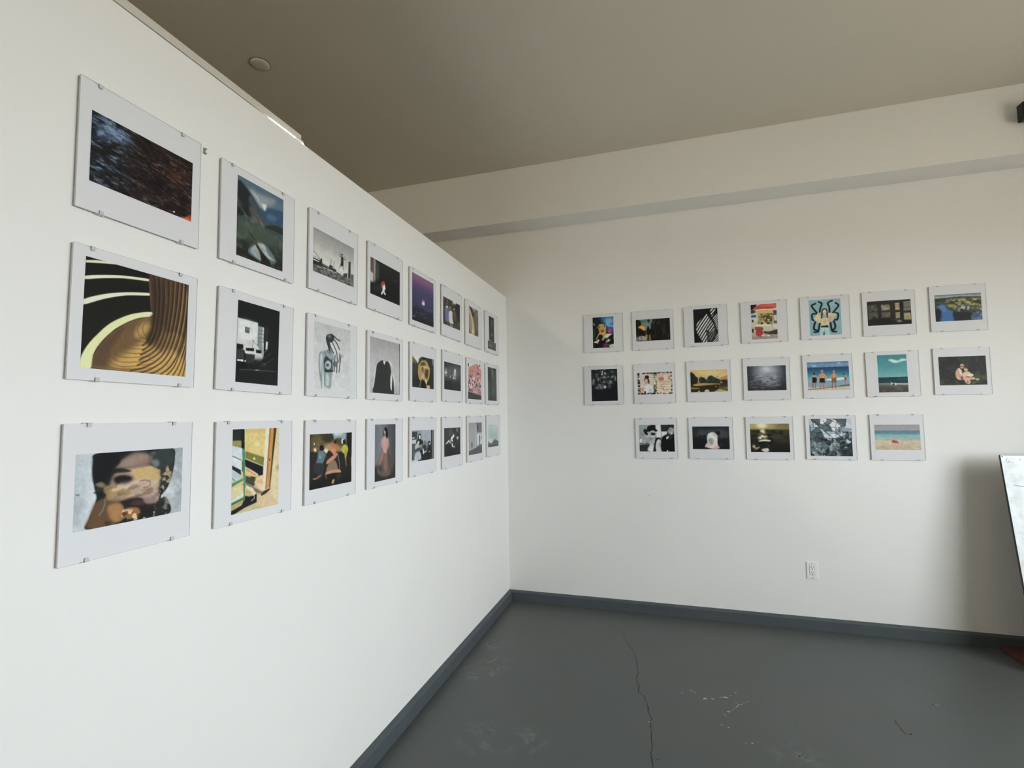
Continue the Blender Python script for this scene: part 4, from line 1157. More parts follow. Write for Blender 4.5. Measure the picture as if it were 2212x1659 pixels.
        ('S','6d7776',29.5,0.8,[408,27,582,16,618,324,549,475,647,738,458,921,354,777,438,407]),
        ('C','8b9594',13.3,7.4,0.6,[494,36,532,299,493,448,556,623,522,846]),
        ('N','262b2b',0.6,3,3,0,0.45,0.65,4,None,0.0),
        ('S','2a2f2f',23.6,0.6,[71,7,295,6,271,342,51,296]),
    ]),
    ('L83', ('L', -0.3864, 1.3329, -0.0043), (112, 225, 888, 768), 1.20,
     'clip-framed photograph of pale green mist above dark foreground hills', [
        ('G',[0,300,600,760,1000],['c3c9c6','b9c6c2','b5c8c4','a5b5b2','6a6c6e']),
        ('N','d5ddd9',0.5,3,4,0,0.45,0.7,6,None,0.0),
        ('S','9fb3ae',47.6,0.5,[55,400,492,336,899,488,893,665,263,667]),
        ('S','c9dad6',26.0,0.8,[28,651,308,627,481,725,390,825,216,833]),
        ('P','62656a',8.7,1,[-3,733,173,830,346,833,526,728,751,776,995,738,1000,1000,0,1000]),
        ('P','54575b',10.8,0.8,[436,743,663,672,891,753,888,841,478,832]),
        ('P','44464a',10.8,0.7,[2,900,1004,894,1000,1000,0,1000]),
    ]),
    ('R11', ('R', 0.8075, 2.1259, -0.0037), (227, 79, 762, 885), 1.56,
     'clip-framed photograph of a tan deer-like animal among colourful lit foliage', [
        ('G',[0,400,1000],['151d2a','171a1f','0f0d10']),
        ('S','2e6aa0',39.0,0.9,[413,18,999,11,1012,374,775,407,531,222]),
        ('S','8fc0dc',30.4,0.7,[601,71,918,63,941,218,656,249]),
        ('S','b54a86',26.0,0.9,[713,383,900,412,893,542,737,536]),
        ('S','5a4a9a',21.7,0.8,[871,368,1021,374,1014,504,896,499]),
        ('N','c5ddea',0.5,10,10,0,0.56,0.68,4,[413,18,1015,12,1012,374,591,312],21.7),
        ('N','9ab5ac',0.7,12,12,0,0.58,0.66,9,[27,156,281,145,272,386,20,375],17.3),
        ('S','2a4a44',21.7,0.7,[3,397,115,379,104,683,10,679]),
        ('S','b08c4e',6.5,1,[274,342,325,235,499,232,623,292,649,424,612,531,517,570,392,543,316,475]),
        ('S','c49a58',6.5,1,[394,500,613,509,624,618,509,753,431,739,483,612,329,562,198,708,151,706,299,518]),
        ('E','3a2a18',4.3,1,[337.9,323.3,25.2,1.1,-1.0,26.2]),
        ('E','3a2a18',4.3,1,[566.0,300.1,25.2,1.1,-1.5,34.9]),
        ('S','6a4420',6.5,1,[397,435,523,418,520,483,425,501]),
        ('C','5a3a1a',8.7,4.3,0.8,[312,344,366,412,427,458]),
        ('C','d8b878',10.8,4.3,0.8,[388,260,467,252,529,277]),
        ('C','4a3018',10.8,4.3,0.6,[485,569,513,656,462,740]),
        ('C','3a2818',10.8,4.3,0.5,[300,496,233,602,167,696]),
        ('S','e8c4cc',6.5,1,[38,788,164,771,276,711,306,755,225,827,100,822]),
        ('S','efd4dc',6.5,1,[561,637,705,556,830,561,955,555,828,604,700,674,606,681]),
        ('E','f0e2ea',6.5,1,[688.0,587.8,49.9,2.0,-1.8,38.8]),
        ('N','cfe0d0',0.9,12,12,0,0.54,0.62,14,[636,704,1011,676,1000,1000,561,990],13.0),
        ('S','7a2a5a',13.0,0.8,[504,870,690,878,685,984,499,977]),
        ('S','d9e8b0',8.7,0.8,[813,904,1000,890,994,996,809,988]),
        ('E','7a6a6a',6.5,1,[223.9,846.5,62.4,2.4,-0.4,10.7]),
    ]),
    ('R12', ('R', 0.8009, 1.7114, 0.0010), (181, 84, 845, 906), 1.46,
     'clip-framed black and white photograph of dark woodland with light through leaves', [
        ('G',[0,300,550,650,1000],['26282a','2a2d30','1c1e21','141619','14161a']),
        ('N','9a9fa2',0.8,12,12,0,0.54,0.68,3,[0,0,1000,0,998,395,542,610,2,637],62.7),
        ('N','e4e8ea',0.9,14,14,0,0.6,0.68,13,[122,30,588,47,552,339,113,283],41.8),
        ('N','0f1113',0.6,16,4,0,0.5,0.62,23,[-1,25,999,21,999,686,1,658],20.9),
        ('E','c4ccd2',16.7,0.9,[518.4,557.5,51.4,1.5,-1.8,50.1]),
        ('E','e4eaee',10.4,0.8,[416.6,156.4,31.0,1.1,-1.2,33.5]),
        ('E','aab2b8',16.7,0.7,[498.3,400.1,36.0,1.1,-1.2,33.4]),
        ('E','9aa2a8',20.9,0.6,[82.9,407.9,46.9,1.5,-2.9,84.1]),
    ]),
    ('R21', ('R', 1.1843, 2.1255, -0.0008), (88, 216, 917, 770), 1.56,
     'clip-framed photograph of a dark walking figure between orange light and dark wall', [
        ('G',[0,1000],['1a1815','17130f']),
        ('P','6d7c7c',12.3,1,[104,0,498,2,450,461,272,504,236,314,139,241]),
        ('S','4a5a58',18.5,0.6,[123,21,361,17,279,163,141,148]),
        ('S','d2953c',15.4,1,[67,358,158,274,256,332,282,505,232,531,155,430]),
        ('S','e6b25a',12.3,0.7,[138,303,236,345,254,440,175,401]),
        ('S','191510',18.5,1,[4,7,142,85,159,212,78,297,9,227]),
        ('P','15130f',12.3,1,[8,289,75,421,271,535,307,694,149,709,9,727]),
        ('P','9a948c',15.4,1,[8,789,168,742,305,787,321,974,14,992]),
        ('N','3a352e',0.7,12,12,0,0.5,0.62,5,[11,664,326,727,321,1004,4,991],12.3),
        ('P','b5895a',12.3,0.8,[268,690,425,706,438,984,321,989]),
        ('P','14100d',9.3,1,[455,183,585,43,1000,0,1000,1000,438,984,426,644]),
        ('N','4a3a2c',0.6,14,5,0,0.52,0.66,9,[515,128,999,31,1000,1000,458,971],18.5),
        ('S','1d2a22',12.3,1,[351,31,429,25,397,161,358,157]),
        ('L','7a8a86',12.3,6.2,1,[484,233,585,59]),
        ('E','0c0b0a',6.2,1,[363.5,358.8,21.5,2.3,-0.8,37.1]),
        ('S','0c0b0a',6.2,1,[322,478,343,388,392,393,409,518,395,703,380,979,331,975,342,728]),
        ('E','c58a4a',9.3,0.8,[299.5,600.1,7.9,0.8,-1.3,61.9]),
        ('L','c8bca8',9.3,3.1,1,[362,730,361,946]),
    ]),
    ('R22', ('R', 1.1839, 1.7139, 0.0032), (89, 222, 923, 772), 1.46,
     'clip-framed collage of a person with hair bun and handwriting inside leafy border', [
        ('G',[0,1000],['c9bcae','c7b9a8']),
        ('P','c6b7b2',9.2,1,[59,72,443,67,449,955,66,971]),
        ('S','d9c4b4',24.4,0.8,[61,631,181,544,214,977,76,972]),
        ('P','c9a898',9.2,1,[577,107,939,86,952,433,582,443]),
        ('P','d8bfa8',9.2,1,[573,412,953,403,954,974,574,975]),
        ('S','b06a62',12.2,1,[623,262,748,240,745,376,640,385]),
        ('S','e2c2b4',12.2,0.8,[768,150,919,160,915,431,783,424]),
        ('S','8a5a50',12.2,0.6,[880,218,928,191,925,371,897,370]),
        ('L','7a5a4a',18.3,6.1,1,[614,460,839,451,914,476]),
        ('L','6a4a3a',15.3,6.1,1,[647,568,762,543,875,564]),
        ('L','6a4a3a',15.3,6.1,1,[627,658,684,646,798,666]),
        ('L','6a4a3a',15.3,6.1,1,[616,749,721,723,758,816,909,792]),
        ('L','5a3a2a',12.2,3.1,1,[741,694,720,844]),
        ('E','1b191a',9.2,1,[280.4,210.4,62.6,3.9,-1.1,80.0]),
        ('S','1f1c1d',9.2,1,[194,359,225,253,323,275,340,398,329,521,302,335]),
        ('E','c79a84',9.2,1,[257.9,409.2,62.7,3.5,-1.8,129.2]),
        ('S','1f1c1d',12.2,1,[312,305,350,399,329,536,311,428]),
        ('S','cfd6d8',9.2,1,[189,698,260,548,338,537,424,679,439,970,254,978,216,854,100,694]),
        ('S','a8b4b8',12.2,0.7,[336,705,413,770,420,969,313,965]),
        ('S','caa08c',9.2,1,[70,724,140,665,218,731,177,821,116,973,77,941]),
        ('C','8a6a5a',12.2,6.1,1,[120,695,158,790,126,943]),
        ('S','22201f',9.2,1,[196,853,236,855,224,977,195,976]),
        ('P','c3c096',12.2,1,[462,69,568,76,555,974,459,971]),
        ('N','4a4630',0.9,12,12,0,0.5,0.58,5,[462,69,568,76,555,974,459,971],9.2),
        ('C','23211c',18.3,3.1,1,[481,116,509,185,542,120]),
        ('C','23211c',18.3,3.1,1,[478,269,506,338,540,272]),
        ('C','23211c',18.3,3.1,1,[475,528,503,597,536,532]),
        ('C','23211c',18.3,3.1,1,[472,712,500,780,534,714]),
        ('C','23211c',18.3,3.1,1,[470,834,498,902,532,836]),
        ('E','efeadb',6.1,1,[507.2,285.7,27.0,1.6,-0.4,30.5]),
        ('E','efeadb',6.1,1,[503.6,529.9,27.0,1.4,-0.4,30.5]),
        ('N','2a2622',1.0,15,15,0,0.44,0.5,8,[0,0,1000,0,1001,69,79,67,77,925,1001,931,1000,1000,0,1000],9.2),
        ('N','2a2622',0.9,15,15,0,0.46,0.52,12,[951,0,1000,0,1000,1000,948,998],9.2),
        ('S','2a2622',9.2,1,[452,68,512,-14,568,70,510,103]),
    ]),
    ('R23', ('R', 1.1851, 1.2972, 0.0014), (86, 168, 924, 831), 1.36,
     'clip-framed black and white photograph of a man in a top hat and waistcoat', [
        ('G',[0,400,1000],['7d8686','8a9292','4a4d4d']),
        ('P','8f9a9a',11.9,1,[2,3,281,2,182,325,3,354]),
        ('P','e4e6e6',8.9,1,[486,3,623,4,623,447,497,476]),
        ('P','2a2b2b',8.9,1,[623,4,1000,3,1003,300,819,329,628,238]),
        ('P','f2f2f2',8.9,1,[644,262,810,251,792,478,656,492]),
        ('P','c8caca',6.0,0.6,[508,57,543,12,546,327,511,357]),
        ('S','141414',8.9,1,[244,86,349,20,463,27,471,147,527,207,514,252,389,236,206,265,231,190]),
        ('S','1a1a1a',11.9,1,[128,205,208,160,239,295,271,385,192,370]),
        ('E','b9b9b9',8.9,1,[390.5,356.1,91.1,0.5,-3.6,143.4]),
        ('S','0f0f10',8.9,0.85,[330,326,388,290,466,327,453,386,362,386]),
        ('C','e8e8e8',20.9,6.0,1,[373,431,406,446,441,434]),
        ('L','e6e6e6',26.8,8.9,1,[262,296,293,445]),
        ('S','9aa0a0',14.9,1,[65,444,203,385,315,475,265,654,84,623]),
        ('N','d8dcdc',0.6,12,12,0,0.52,0.64,4,[9,414,271,385,263,743,12,771],14.9),
        ('E','f0f0f0',8.9,1,[50.2,593.0,36.4,0.2,-1.9,83.4]),
        ('S','2b2d2d',14.9,1,[12,771,264,684,330,773,211,980,7,994]),
        ('L','8a8e8e',20.9,8.9,1,[13,742,263,713]),
        ('S','aeb2b2',11.9,1,[265,654,381,535,473,506,470,625,331,744]),
        ('S','cfd2d2',14.9,1,[235,951,308,743,400,714,404,982]),
        ('S','111112',8.9,1,[461,536,519,476,619,567,642,983,404,996,433,744]),
        ('S','c4c8c8',8.9,1,[467,744,517,566,586,551,646,686,643,953,608,998,483,997]),
        ('S','8a8e8e',17.9,0.7,[560,656,616,686,613,805,568,804]),
        ('S','0e0e10',11.9,1,[632,537,727,388,819,359,990,330,995,1000,642,998]),
        ('E','7e8282',11.9,1,[913.2,239.5,91.2,0.5,-3.8,131.7]),
        ('S','2a2c2c',11.9,1,[833,239,888,329,952,479,814,538,772,388]),
        ('N','d8dada',0.6,12,12,0,0.54,0.64,8,[825,119,996,120,989,390,830,359],14.9),
        ('S','e8e8e8',6.0,1,[770,478,828,425,833,478,779,538]),
        ('S','f0f0f0',6.0,1,[779,954,802,931,812,999,773,999]),
        ('L','b8bcbc',14.9,6.0,1,[681,403,774,329]),
    ]),
    ('R31', ('R', 1.5652, 2.1343, 0.0025), (225, 79, 781, 913), 1.56,
     'clip-framed black and white photograph of light stripes curving over a body', [
        ('G',[0,1000],['161616','141414']),
        ('S','3a3a3a',12.0,0.6,[547,143,610,237,741,345,855,490,911,652,876,769,783,922,722,1017,312,1000,135,734,88,572,154,415,328,303,472,230]),
        ('T','dcdcdc',0.95,67.9,0.4,0.62,-60,[546,153,605,237,661,300,539,474,499,672,543,832,531,1009,312,1000,135,734,94,572,154,415,328,303,472,230],8.0),
        ('T','c9c9c9',0.9,67.9,0.4,0.66,-50,[607,277,740,365,840,510,845,629,688,721,556,635,505,573],8.0),
        ('T','8a8a8a',0.7,59.9,0.36,0.6,10,[606,717,830,648,879,730,786,883,672,956,565,912],12.0),
        ('T','d5d5d5',0.95,44.0,0.42,0.7,0,[773,286,989,157,985,695,916,593,873,431],6.0),
        ('T','d5d5d5',0.95,44.0,0.42,0.75,0,[930,771,995,696,1000,1000,764,1000],6.0),
        ('T','eeeeee',0.95,67.9,0.45,0.75,12,[680,18,931,2,882,111,776,246,720,243,715,122],6.0),
        ('S','111111',6.0,1,[930,12,1000,0,1008,158,890,192,882,111]),
        ('S','121212',12.0,0.8,[79,732,162,736,340,1001,22,999]),
    ]),
    ('R32', ('R', 1.5701, 1.7190, 0.0008), (85, 226, 926, 767), 1.46,
     'clip-framed sepia photograph of trees mirrored in a pond beneath yellow sky', [
        ('G',[0,300,520,600,1000],['cdb06e','c9b27e','c4a878','6a5c3a','4a3e26']),
        ('S','dcc588',48.1,0.6,[246,78,701,82,735,234,334,235]),
        ('P','a97f54',9.0,1,[731,428,877,333,995,267,996,521,765,520]),
        ('S','23241b',12.0,1,[-1,121,98,158,150,282,204,346,199,557,123,643,-3,665]),
        ('S','2a2c22',12.0,1,[228,469,240,364,332,325,422,422,419,572,272,592]),
        ('S','2b2d22',12.0,1,[430,482,478,335,553,266,624,316,767,445,802,507,781,626,509,623,419,572]),
        ('S','2e2a1e',12.0,1,[784,506,1000,476,997,670,798,672]),
        ('N','5a5a40',0.4,16,16,0,0.56,0.66,3,[224,257,788,297,781,626,216,589],12.0),
        ('S','b08c58',12.0,1,[86,641,327,596,727,637,762,670,361,704,103,702]),
        ('P','2a2618',12.0,1,[2,681,195,723,726,658,780,716,759,835,611,976,391,993,226,968,4,1000]),
        ('P','8a7a4e',12.0,1,[5,772,248,803,247,848,4,848]),
        ('S','c9b48e',12.0,1,[364,976,412,888,485,893,502,970,464,1004]),
        ('P','a99a6e',9.0,1,[610,1006,777,866,992,969,1000,1000]),
        ('P','5f6a38',15.0,0.9,[832,809,996,730,996,940]),
        ('P','3a3420',12.0,1,[781,656,997,640,986,759,868,812,797,762]),
        ('E','c8b690',9.0,0.7,[688.1,755.1,14.5,0.9,-0.6,30.0]),
        ('S','cbb890',9.0,1,[189,966,227,923,254,970]),
        ('P','b59a78',9.0,0.7,[792,537,855,541,853,631,799,627]),
    ]),
    ('R33', ('R', 1.5702, 1.2984, -0.0018), (82, 223, 911, 768), 1.36,
     'clip-framed dark flash photograph of a bright shaved head seen from behind', [
        ('G',[0,400,600,1000],['22252a','2a2d33','17181c','101114']),
        ('P','3f434a',48.8,0.8,[158,165,760,137,953,209,945,557,150,514]),
        ('S','14151a',20.9,1,[183,479,196,392,239,393,269,480]),
        ('S','14151a',20.9,1,[291,480,304,383,357,384,377,481]),
        ('S','15161b',17.4,1,[640,240,737,224,745,363,648,362]),
        ('S','101116',27.9,1,[793,625,838,521,924,539,943,661]),
        ('P','121317',48.8,0.8,[11,477,409,499,987,627,1000,1000,0,1000]),
        ('S','d6cdcc',10.4,1,[397,516,422,360,499,274,586,267,669,380,687,554,673,728,689,955,485,960,445,830,405,691]),
        ('S','b9a8a2',20.9,0.7,[564,274,669,380,677,519,583,379]),
        ('P','f2eeec',10.4,1,[434,325,477,308,623,519,600,588]),
        ('S','8a8284',27.9,0.85,[429,552,537,518,566,692,509,831,447,726]),
        ('S','ded4d2',13.9,1,[336,882,404,708,445,830,463,953,400,917]),
        ('S','d3a096',13.9,0.9,[594,867,703,833,721,955,571,961]),
        ('S','c99a90',13.9,0.6,[325,899,393,743,422,865]),
        ('E','2a2a30',13.9,0.8,[780.7,799.1,38.7,0.4,-1.8,83.6]),
        ('S','1a1b20',17.4,0.9,[689,450,772,625,744,903,693,763]),
    ]),
    ('R41', ('R', 1.9601, 2.1378, -0.0021), (224, 81, 778, 919), 1.56,
     'clip-framed photograph of a street food cart under a red umbrella', [
        ('G',[0,300,600,1000],['c3b9ac','b5a894','bfb3a2','9a8a7c']),
        ('P','1f1c1b',3.5,1,[0,0,250,-2,190,107,-2,155]),
        ('S','b8bcc0',6.9,1,[-6,290,206,262,248,419,85,507,-4,464]),
        ('S','4a5058',4.6,1,[19,311,177,300,200,359,28,369]),
        ('E','2a2c30',2.3,1,[66.6,467.7,36.6,1.8,-2.5,38.5]),
        ('S','2a2a2c',5.8,0.8,[3,155,188,146,155,240,-3,252]),
        ('P','3b3430',5.8,0.8,[862,200,1004,198,991,570,863,564]),
        ('P','c9bba6',4.6,1,[878,335,995,332,991,494,880,498]),
        ('S','b9463e',3.5,1,[95,150,166,77,433,4,798,-7,1000,0,997,121,735,155,424,139,213,166]),
        ('S','cf6a60',6.9,0.7,[351,58,745,11,977,30,972,110,689,76]),
        ('L','efe6dc',17.3,2.3,1,[160,163,475,151,838,170,995,153]),
        ('S','c9a46a',4.6,1,[209,214,316,191,630,169,834,227,828,313,361,299]),
        ('P','8c7a48',4.6,1,[337,269,844,276,808,600,316,576]),
        ('P','5d4c2c',4.6,1,[413,302,803,303,784,388,408,379]),
        ('P','c3b184',4.6,1,[341,404,796,408,780,455,324,452]),
        ('S','4a2e22',4.6,1,[457,420,717,423,714,461,481,459]),
        ('E','f4eee2',3.5,1,[606.4,446.2,41.4,2.1,-1.0,15.3]),
        ('P','6d5c36',4.6,1,[298,460,792,465,758,578,239,563]),
        ('N','3a2a18',0.5,14,14,0,0.54,0.62,5,[309,287,830,294,783,599,212,571],7.7),
        ('V',['6d5c36','c3b184','4a3a22','8c7a48','a8935a','d8cba0'],34,9,[336,273,843,280,783,595,251,569],'2b2116',5.8),
        ('P','e6ddcb',3.5,1,[172,579,758,588,754,636,183,618]),
        ('P','b9b4a0',4.6,1,[443,630,833,620,821,792,484,786]),
        ('S','8a4640',3.5,1,[141,645,440,669,407,773,198,773]),
        ('S','a5282c',2.3,1,[186,762,420,773,397,925,203,898]),
        ('L','d8606a',7.7,1.2,1,[237,784,242,899]),
        ('L','d8606a',7.7,1.2,1,[328,788,325,913]),
        ('S','3c332e',4.6,1,[459,775,692,786,954,741,1002,781,983,875,687,862,507,835]),
        ('S','d9d0c4',3.5,1,[375,867,503,892,552,932,423,927]),
        ('S','cfc6ba',3.5,1,[634,879,760,923,681,948,580,914]),
        ('S','2a2522',3.5,1,[20,697,85,700,79,796,27,793]),
        ('L','5a5048',15.4,3.5,1,[534,817,812,925]),
        ('E','3a302c',4.6,1,[344.4,932.7,46.8,2.1,-1.8,26.7]),
        ('P','8f8078',4.6,0.8,[6,908,320,903,1005,934,1000,1000,0,1000]),
        ('S','cfc8bd',6.9,0.8,[859,621,987,628,994,723,878,718]),
    ]),
    ('R42', ('R', 1.9583, 1.7223, -0.0060), (88, 195, 914, 777), 1.46,
     'clip-framed grey photograph of pale light glowing on a dark rippled sea', [
        ('G',[0,300,650,1000],['5b5e64','5c6068','4a4b50','2e2c2d']),
        ('E','8f97a2',164.2,0.85,[529.8,359.4,343.0,21.3,-10.7,409.9]),
        ('E','b4bac0',109.5,0.8,[518.3,138.8,155.0,10.0,-4.3,164.7]),
        ('E','d0d2cc',43.8,0.5,[508.9,165.7,68.9,4.4,-2.0,76.9]),
        ('P','202124',136.9,0.75,[0,0,122,3,134,966,0,1000]),
        ('P','202022',136.9,0.75,[1003,0,901,-1,873,993,1000,1000]),
        ('N','23232a',0.6,8,30,0,0.5,0.66,5,[1,354,1002,361,1000,1000,0,1000],109.5),
        ('N','a9b2bc',0.45,9,34,0,0.56,0.7,9,[62,358,957,413,908,954,83,936],136.9),
    ]),
    ('R43', ('R', 1.9599, 1.2979, -0.0012), (89, 167, 918, 827), 1.36,
     'clip-framed photograph of low golden sun glittering on dark waves', [
        ('G',[0,100,200,215,400,600,1000],['a79a66','b0a068','8f8454','2f2c1c','33301f','211d14','14110d']),
        ('P','5a5638',111.6,0.7,[632,0,1000,0,1001,229,663,234]),
        ('E','f3e6b4',72.5,0.9,[310.4,52.1,121.3,1.7,-4.1,112.3]),
        ('E','fff8d8',27.9,0.9,[311.1,32.5,48.5,0.7,-1.6,45.0]),
        ('S','f0dfae',19.5,0.9,[270,220,381,216,366,347,286,346]),
        ('S','d8c48c',33.5,0.6,[235,346,397,348,410,544,208,542]),
        ('N','0e0c08',0.7,8,26,0,0.5,0.62,4,[0,231,1001,238,1000,1000,0,1000],11.2),
        ('N','f6ead0',0.9,10,30,0,0.54,0.62,9,[239,234,421,236,430,544,208,542],22.3),
        ('S','f4e6c8',11.2,1,[226,598,369,557,509,587,497,628,346,621,225,640]),
        ('S','0f0c0a',13.9,1,[184,653,367,621,546,657,524,726,322,724]),
        ('N','d9c8a8',0.8,10,14,0,0.54,0.64,14,[39,735,504,712,433,995,30,997],33.5),
        ('S','f7ecd8',11.2,0.8,[276,905,439,851,455,962,353,989]),
        ('S','4a4430',39.1,0.5,[557,378,854,493,968,661,648,630]),
    ]),
    ('R51', ('R', 2.3475, 2.1393, -0.0042), (184, 79, 825, 911), 1.56,
     'clip-framed photograph of a woman with eight spider arms on blue background', [
        ('G',[0,1000],['83a3ae','7c9fab']),
        ('C','16161a',46.8,3.9,1,[329,663,303,739,273,855,249,892,139,896]),
        ('C','16161a',46.8,3.9,1,[201,597,151,692,133,808,219,852]),
        ('C','16161a',46.8,3.9,1,[658,662,672,799,709,898,817,913]),
        ('C','16161a',46.8,3.9,1,[749,609,796,728,779,824,722,859]),
        ('C','17171c',42.9,3.9,1,[259,375,176,282,95,159,220,108]),
        ('C','17171c',42.9,3.9,1,[337,360,367,235,418,120,322,65]),
        ('C','17171c',42.9,3.9,1,[644,369,642,232,605,112,741,52]),
        ('C','17171c',42.9,3.9,1,[741,394,834,302,929,191,846,127]),
        ('C','17171c',42.9,3.9,1,[258,395,103,396,104,552,192,567]),
        ('C','17171c',42.9,3.9,1,[763,395,903,423,871,577,794,582]),
        ('S','c9bf98',7.8,1,[159,556,209,461,281,367,390,393,400,589,309,642,222,618]),
        ('S','c3b48e',7.8,1,[598,405,719,393,849,420,753,550,749,609,617,621]),
        ('N','8a7a5a',0.4,12,12,0,0.55,0.65,4,[170,380,391,373,397,628,178,615],7.8),
        ('S','b58a7a',11.7,0.7,[603,503,691,488,684,605,617,621]),
        ('S','1c1614',5.8,1,[391,373,419,277,498,253,572,296,585,443,586,599,554,578,542,421,433,415,400,589,371,529]),
        ('E','d9bb9c',5.8,1,[488.9,359.6,61.3,3.6,-4.9,77.9]),
        ('S','d3b08e',5.8,1,[382,529,580,521,605,639,565,754,368,743,355,606]),
        ('L','6a4a3a',9.7,1.9,1,[446,381,479,382]),
        ('L','6a4a3a',9.7,1.9,1,[505,380,536,382]),
        ('C','7a4a4a',9.7,1.9,1,[471,433,497,434]),
        ('S','e3d5c0',5.8,1,[366,606,422,590,452,640,396,657]),
        ('S','e3d5c0',5.8,1,[508,614,565,588,572,647,527,654]),
        ('L','2a201e',7.8,1.9,1,[356,586,441,630,507,634,586,590]),
        ('P','1b1a1c',3.9,1,[358,733,578,725,585,784,366,782]),
        ('P','9fbfc0',5.8,1,[355,781,585,784,627,990,625,1009,308,1002,315,896]),
        ('L','6f9296',9.7,5.8,1,[463,807,440,1000]),
        ('P','1f2022',5.8,0.7,[424,902,468,904,462,997,407,998]),
    ]),
    ('R52', ('R', 2.3438, 1.7263, -0.0010), (94, 171, 926, 816), 1.46,
     'clip-framed photograph of four bathers seen from behind at the seaside', [
        ('G',[0,120,180,205,330,480,600,700,880,900,1000],['4f7096','6f8fb2','5d80a8','20405e','27587a','3f8796','6f9fac','7f97a6','8798a4','c8b9a2','b5a48c']),
        ('N','c3d0dc',0.55,8,16,0,0.5,0.68,3,[3,5,1000,7,999,177,1,166],19.7),
        ('S','dce6ea',9.8,1,[454,624,588,595,788,580,904,574,885,635,686,661,486,663]),
        ('L','c9dade',14.8,7.4,0.6,[3,701,284,653]),
        ('L','3f4c58',19.7,7.4,1,[1,963,410,919,778,874,1002,836]),
        ('L','2f3c48',22.1,7.4,1,[779,862,1002,824]),
        ('E','2a2422',4.9,1,[166.4,411.3,23.7,1.3,-1.5,42.0]),
        ('S','c58a6c',4.9,1,[113,520,147,465,191,467,220,526,197,636,128,632]),
        ('C','c58a6c',22.1,2.5,1,[118,520,81,568,123,632]),
        ('C','c58a6c',22.1,2.5,1,[215,525,248,584,202,641]),
        ('P','141518',4.9,1,[120,602,208,607,214,736,105,731]),
        ('L','8a5a4a',29.5,2.5,1,[133,727,120,901]),
        ('L','8a5a4a',29.5,2.5,1,[185,730,186,904]),
        ('E','a08a7c',4.9,1,[358.3,330.1,30.0,1.7,-1.9,53.6]),
        ('S','c98c72',4.9,1,[291,468,332,396,388,399,424,475,397,617,308,612]),
        ('C','c98c72',28.3,2.5,1,[296,468,248,530,303,612]),
        ('C','c98c72',28.3,2.5,1,[419,475,461,548,402,622]),
        ('P','15171b',4.9,1,[297,572,410,578,417,744,281,737]),
        ('L','a06a5a',37.8,2.5,1,[315,731,299,954]),
        ('L','a06a5a',37.8,2.5,1,[381,734,381,957]),
        ('E','a08a7c',4.9,1,[636.6,355.9,27.4,1.6,-1.7,49.1]),
        ('S','b98468',4.9,1,[576,481,613,416,664,419,697,487,672,619,591,614]),
        ('C','b98468',26.1,2.5,1,[581,481,537,538,586,614]),
        ('C','b98468',26.1,2.5,1,[692,487,704,556,677,624]),
        ('P','6a5c46',4.9,1,[582,577,684,582,692,735,567,729]),
        ('L','8a5a4a',34.8,2.5,1,[597,723,582,927]),
        ('L','8a5a4a',34.8,2.5,1,[659,726,660,930]),
        ('S','121316',4.9,1,[119,545,212,550,220,662,172,709,129,657]),
        ('L','d9b49a',14.8,4.9,0.6,[648,401,621,621]),
        ('E','2b2422',4.9,1,[871.6,455.3,16.4,0.9,-0.9,26.8]),
        ('S','b0705c',4.9,1,[865,492,915,494,919,612,894,635,871,585]),
        ('S','8a3a34',4.9,1,[879,585,920,587,913,685,887,684]),
        ('L','a5705c',17.2,2.5,1,[892,684,894,770,912,820]),
    ]),
    ('R53', ('R', 2.3417, 1.3021, -0.0037), (78, 80, 913, 920), 1.36,
     'clip-framed blue-grey photograph of shattered mirror glass', [
        ('G',[0,300,550,800,1000],['7d8a96','74828e','5d6a74','4a5458','2a3032']),
        ('S','dfe3ea',6.7,1,[145,27,445,12,470,115,381,97,318,164,202,78]),
        ('S','e4e8ee',6.7,1,[663,116,728,15,798,100,765,159]),
        ('S','e8ecf2',5.1,1,[790,252,841,117,916,118,879,253,833,278]),
        ('S','d3dae4',6.7,1,[266,317,377,182,420,216,371,318,310,343]),
        ('S','9fb0c4',8.4,1,[407,182,530,98,647,150,613,234,463,250]),
        ('S','8fa2b8',8.4,1,[244,486,383,368,514,437,570,521,272,512]),
        ('S','e6eaf0',6.7,1,[521,285,610,302,590,403,517,369]),
        ('S','c9d2dc',8.4,1,[19,145,81,112,185,129,107,197]),
        ('S','5a6e84',10.1,0.8,[62,197,198,181,252,300,157,418,71,333]),
        ('S','9aa8b8',8.4,1,[896,202,989,135,1002,304,922,287]),
        ('S','4a5a5a',10.1,0.8,[660,184,748,201,711,353,639,319]),
        ('S','dde2e8',5.1,0.8,[444,29,504,30,516,81,463,97]),
        ('S','15181b',5.1,1,[3,0,146,5,83,52,15,77]),
        ('S','1a1d20',6.7,1,[847,16,1000,8,990,102,887,92]),
        ('S','3a444a',10.1,0.8,[725,370,1008,338,999,506,808,489]),
        ('N','1a1f22',0.75,10,12,0,0.5,0.58,4,[11,502,1010,439,1000,1000,0,1000],33.7),
        ('N','a5b2ba',0.7,12,14,0,0.54,0.62,9,[10,536,1006,506,999,942,1,975],33.7),
        ('N','1c2226',0.5,9,9,0,0.54,0.62,19,None,0.0),
        ('V',['7f8d9c','a9b6c6','5a6874','dfe5ec','8f9fb2','48545c','c4ced8'],26,11,[3,0,1000,0,1000,490,628,538,10,536],'171b1f',8.4),
        ('V',['56646a','7b8a90','2c3438','9fadb2','444f54','1e2427','65747a'],90,5,[10,519,629,522,1007,439,1000,1000,0,1000],'14181a',6.7),
        ('L','14181b',11.8,1.7,1,[53,52,184,146,327,300,455,420,569,530]),
        ('L','14181b',11.8,1.7,1,[437,182,521,301,664,404,721,455]),
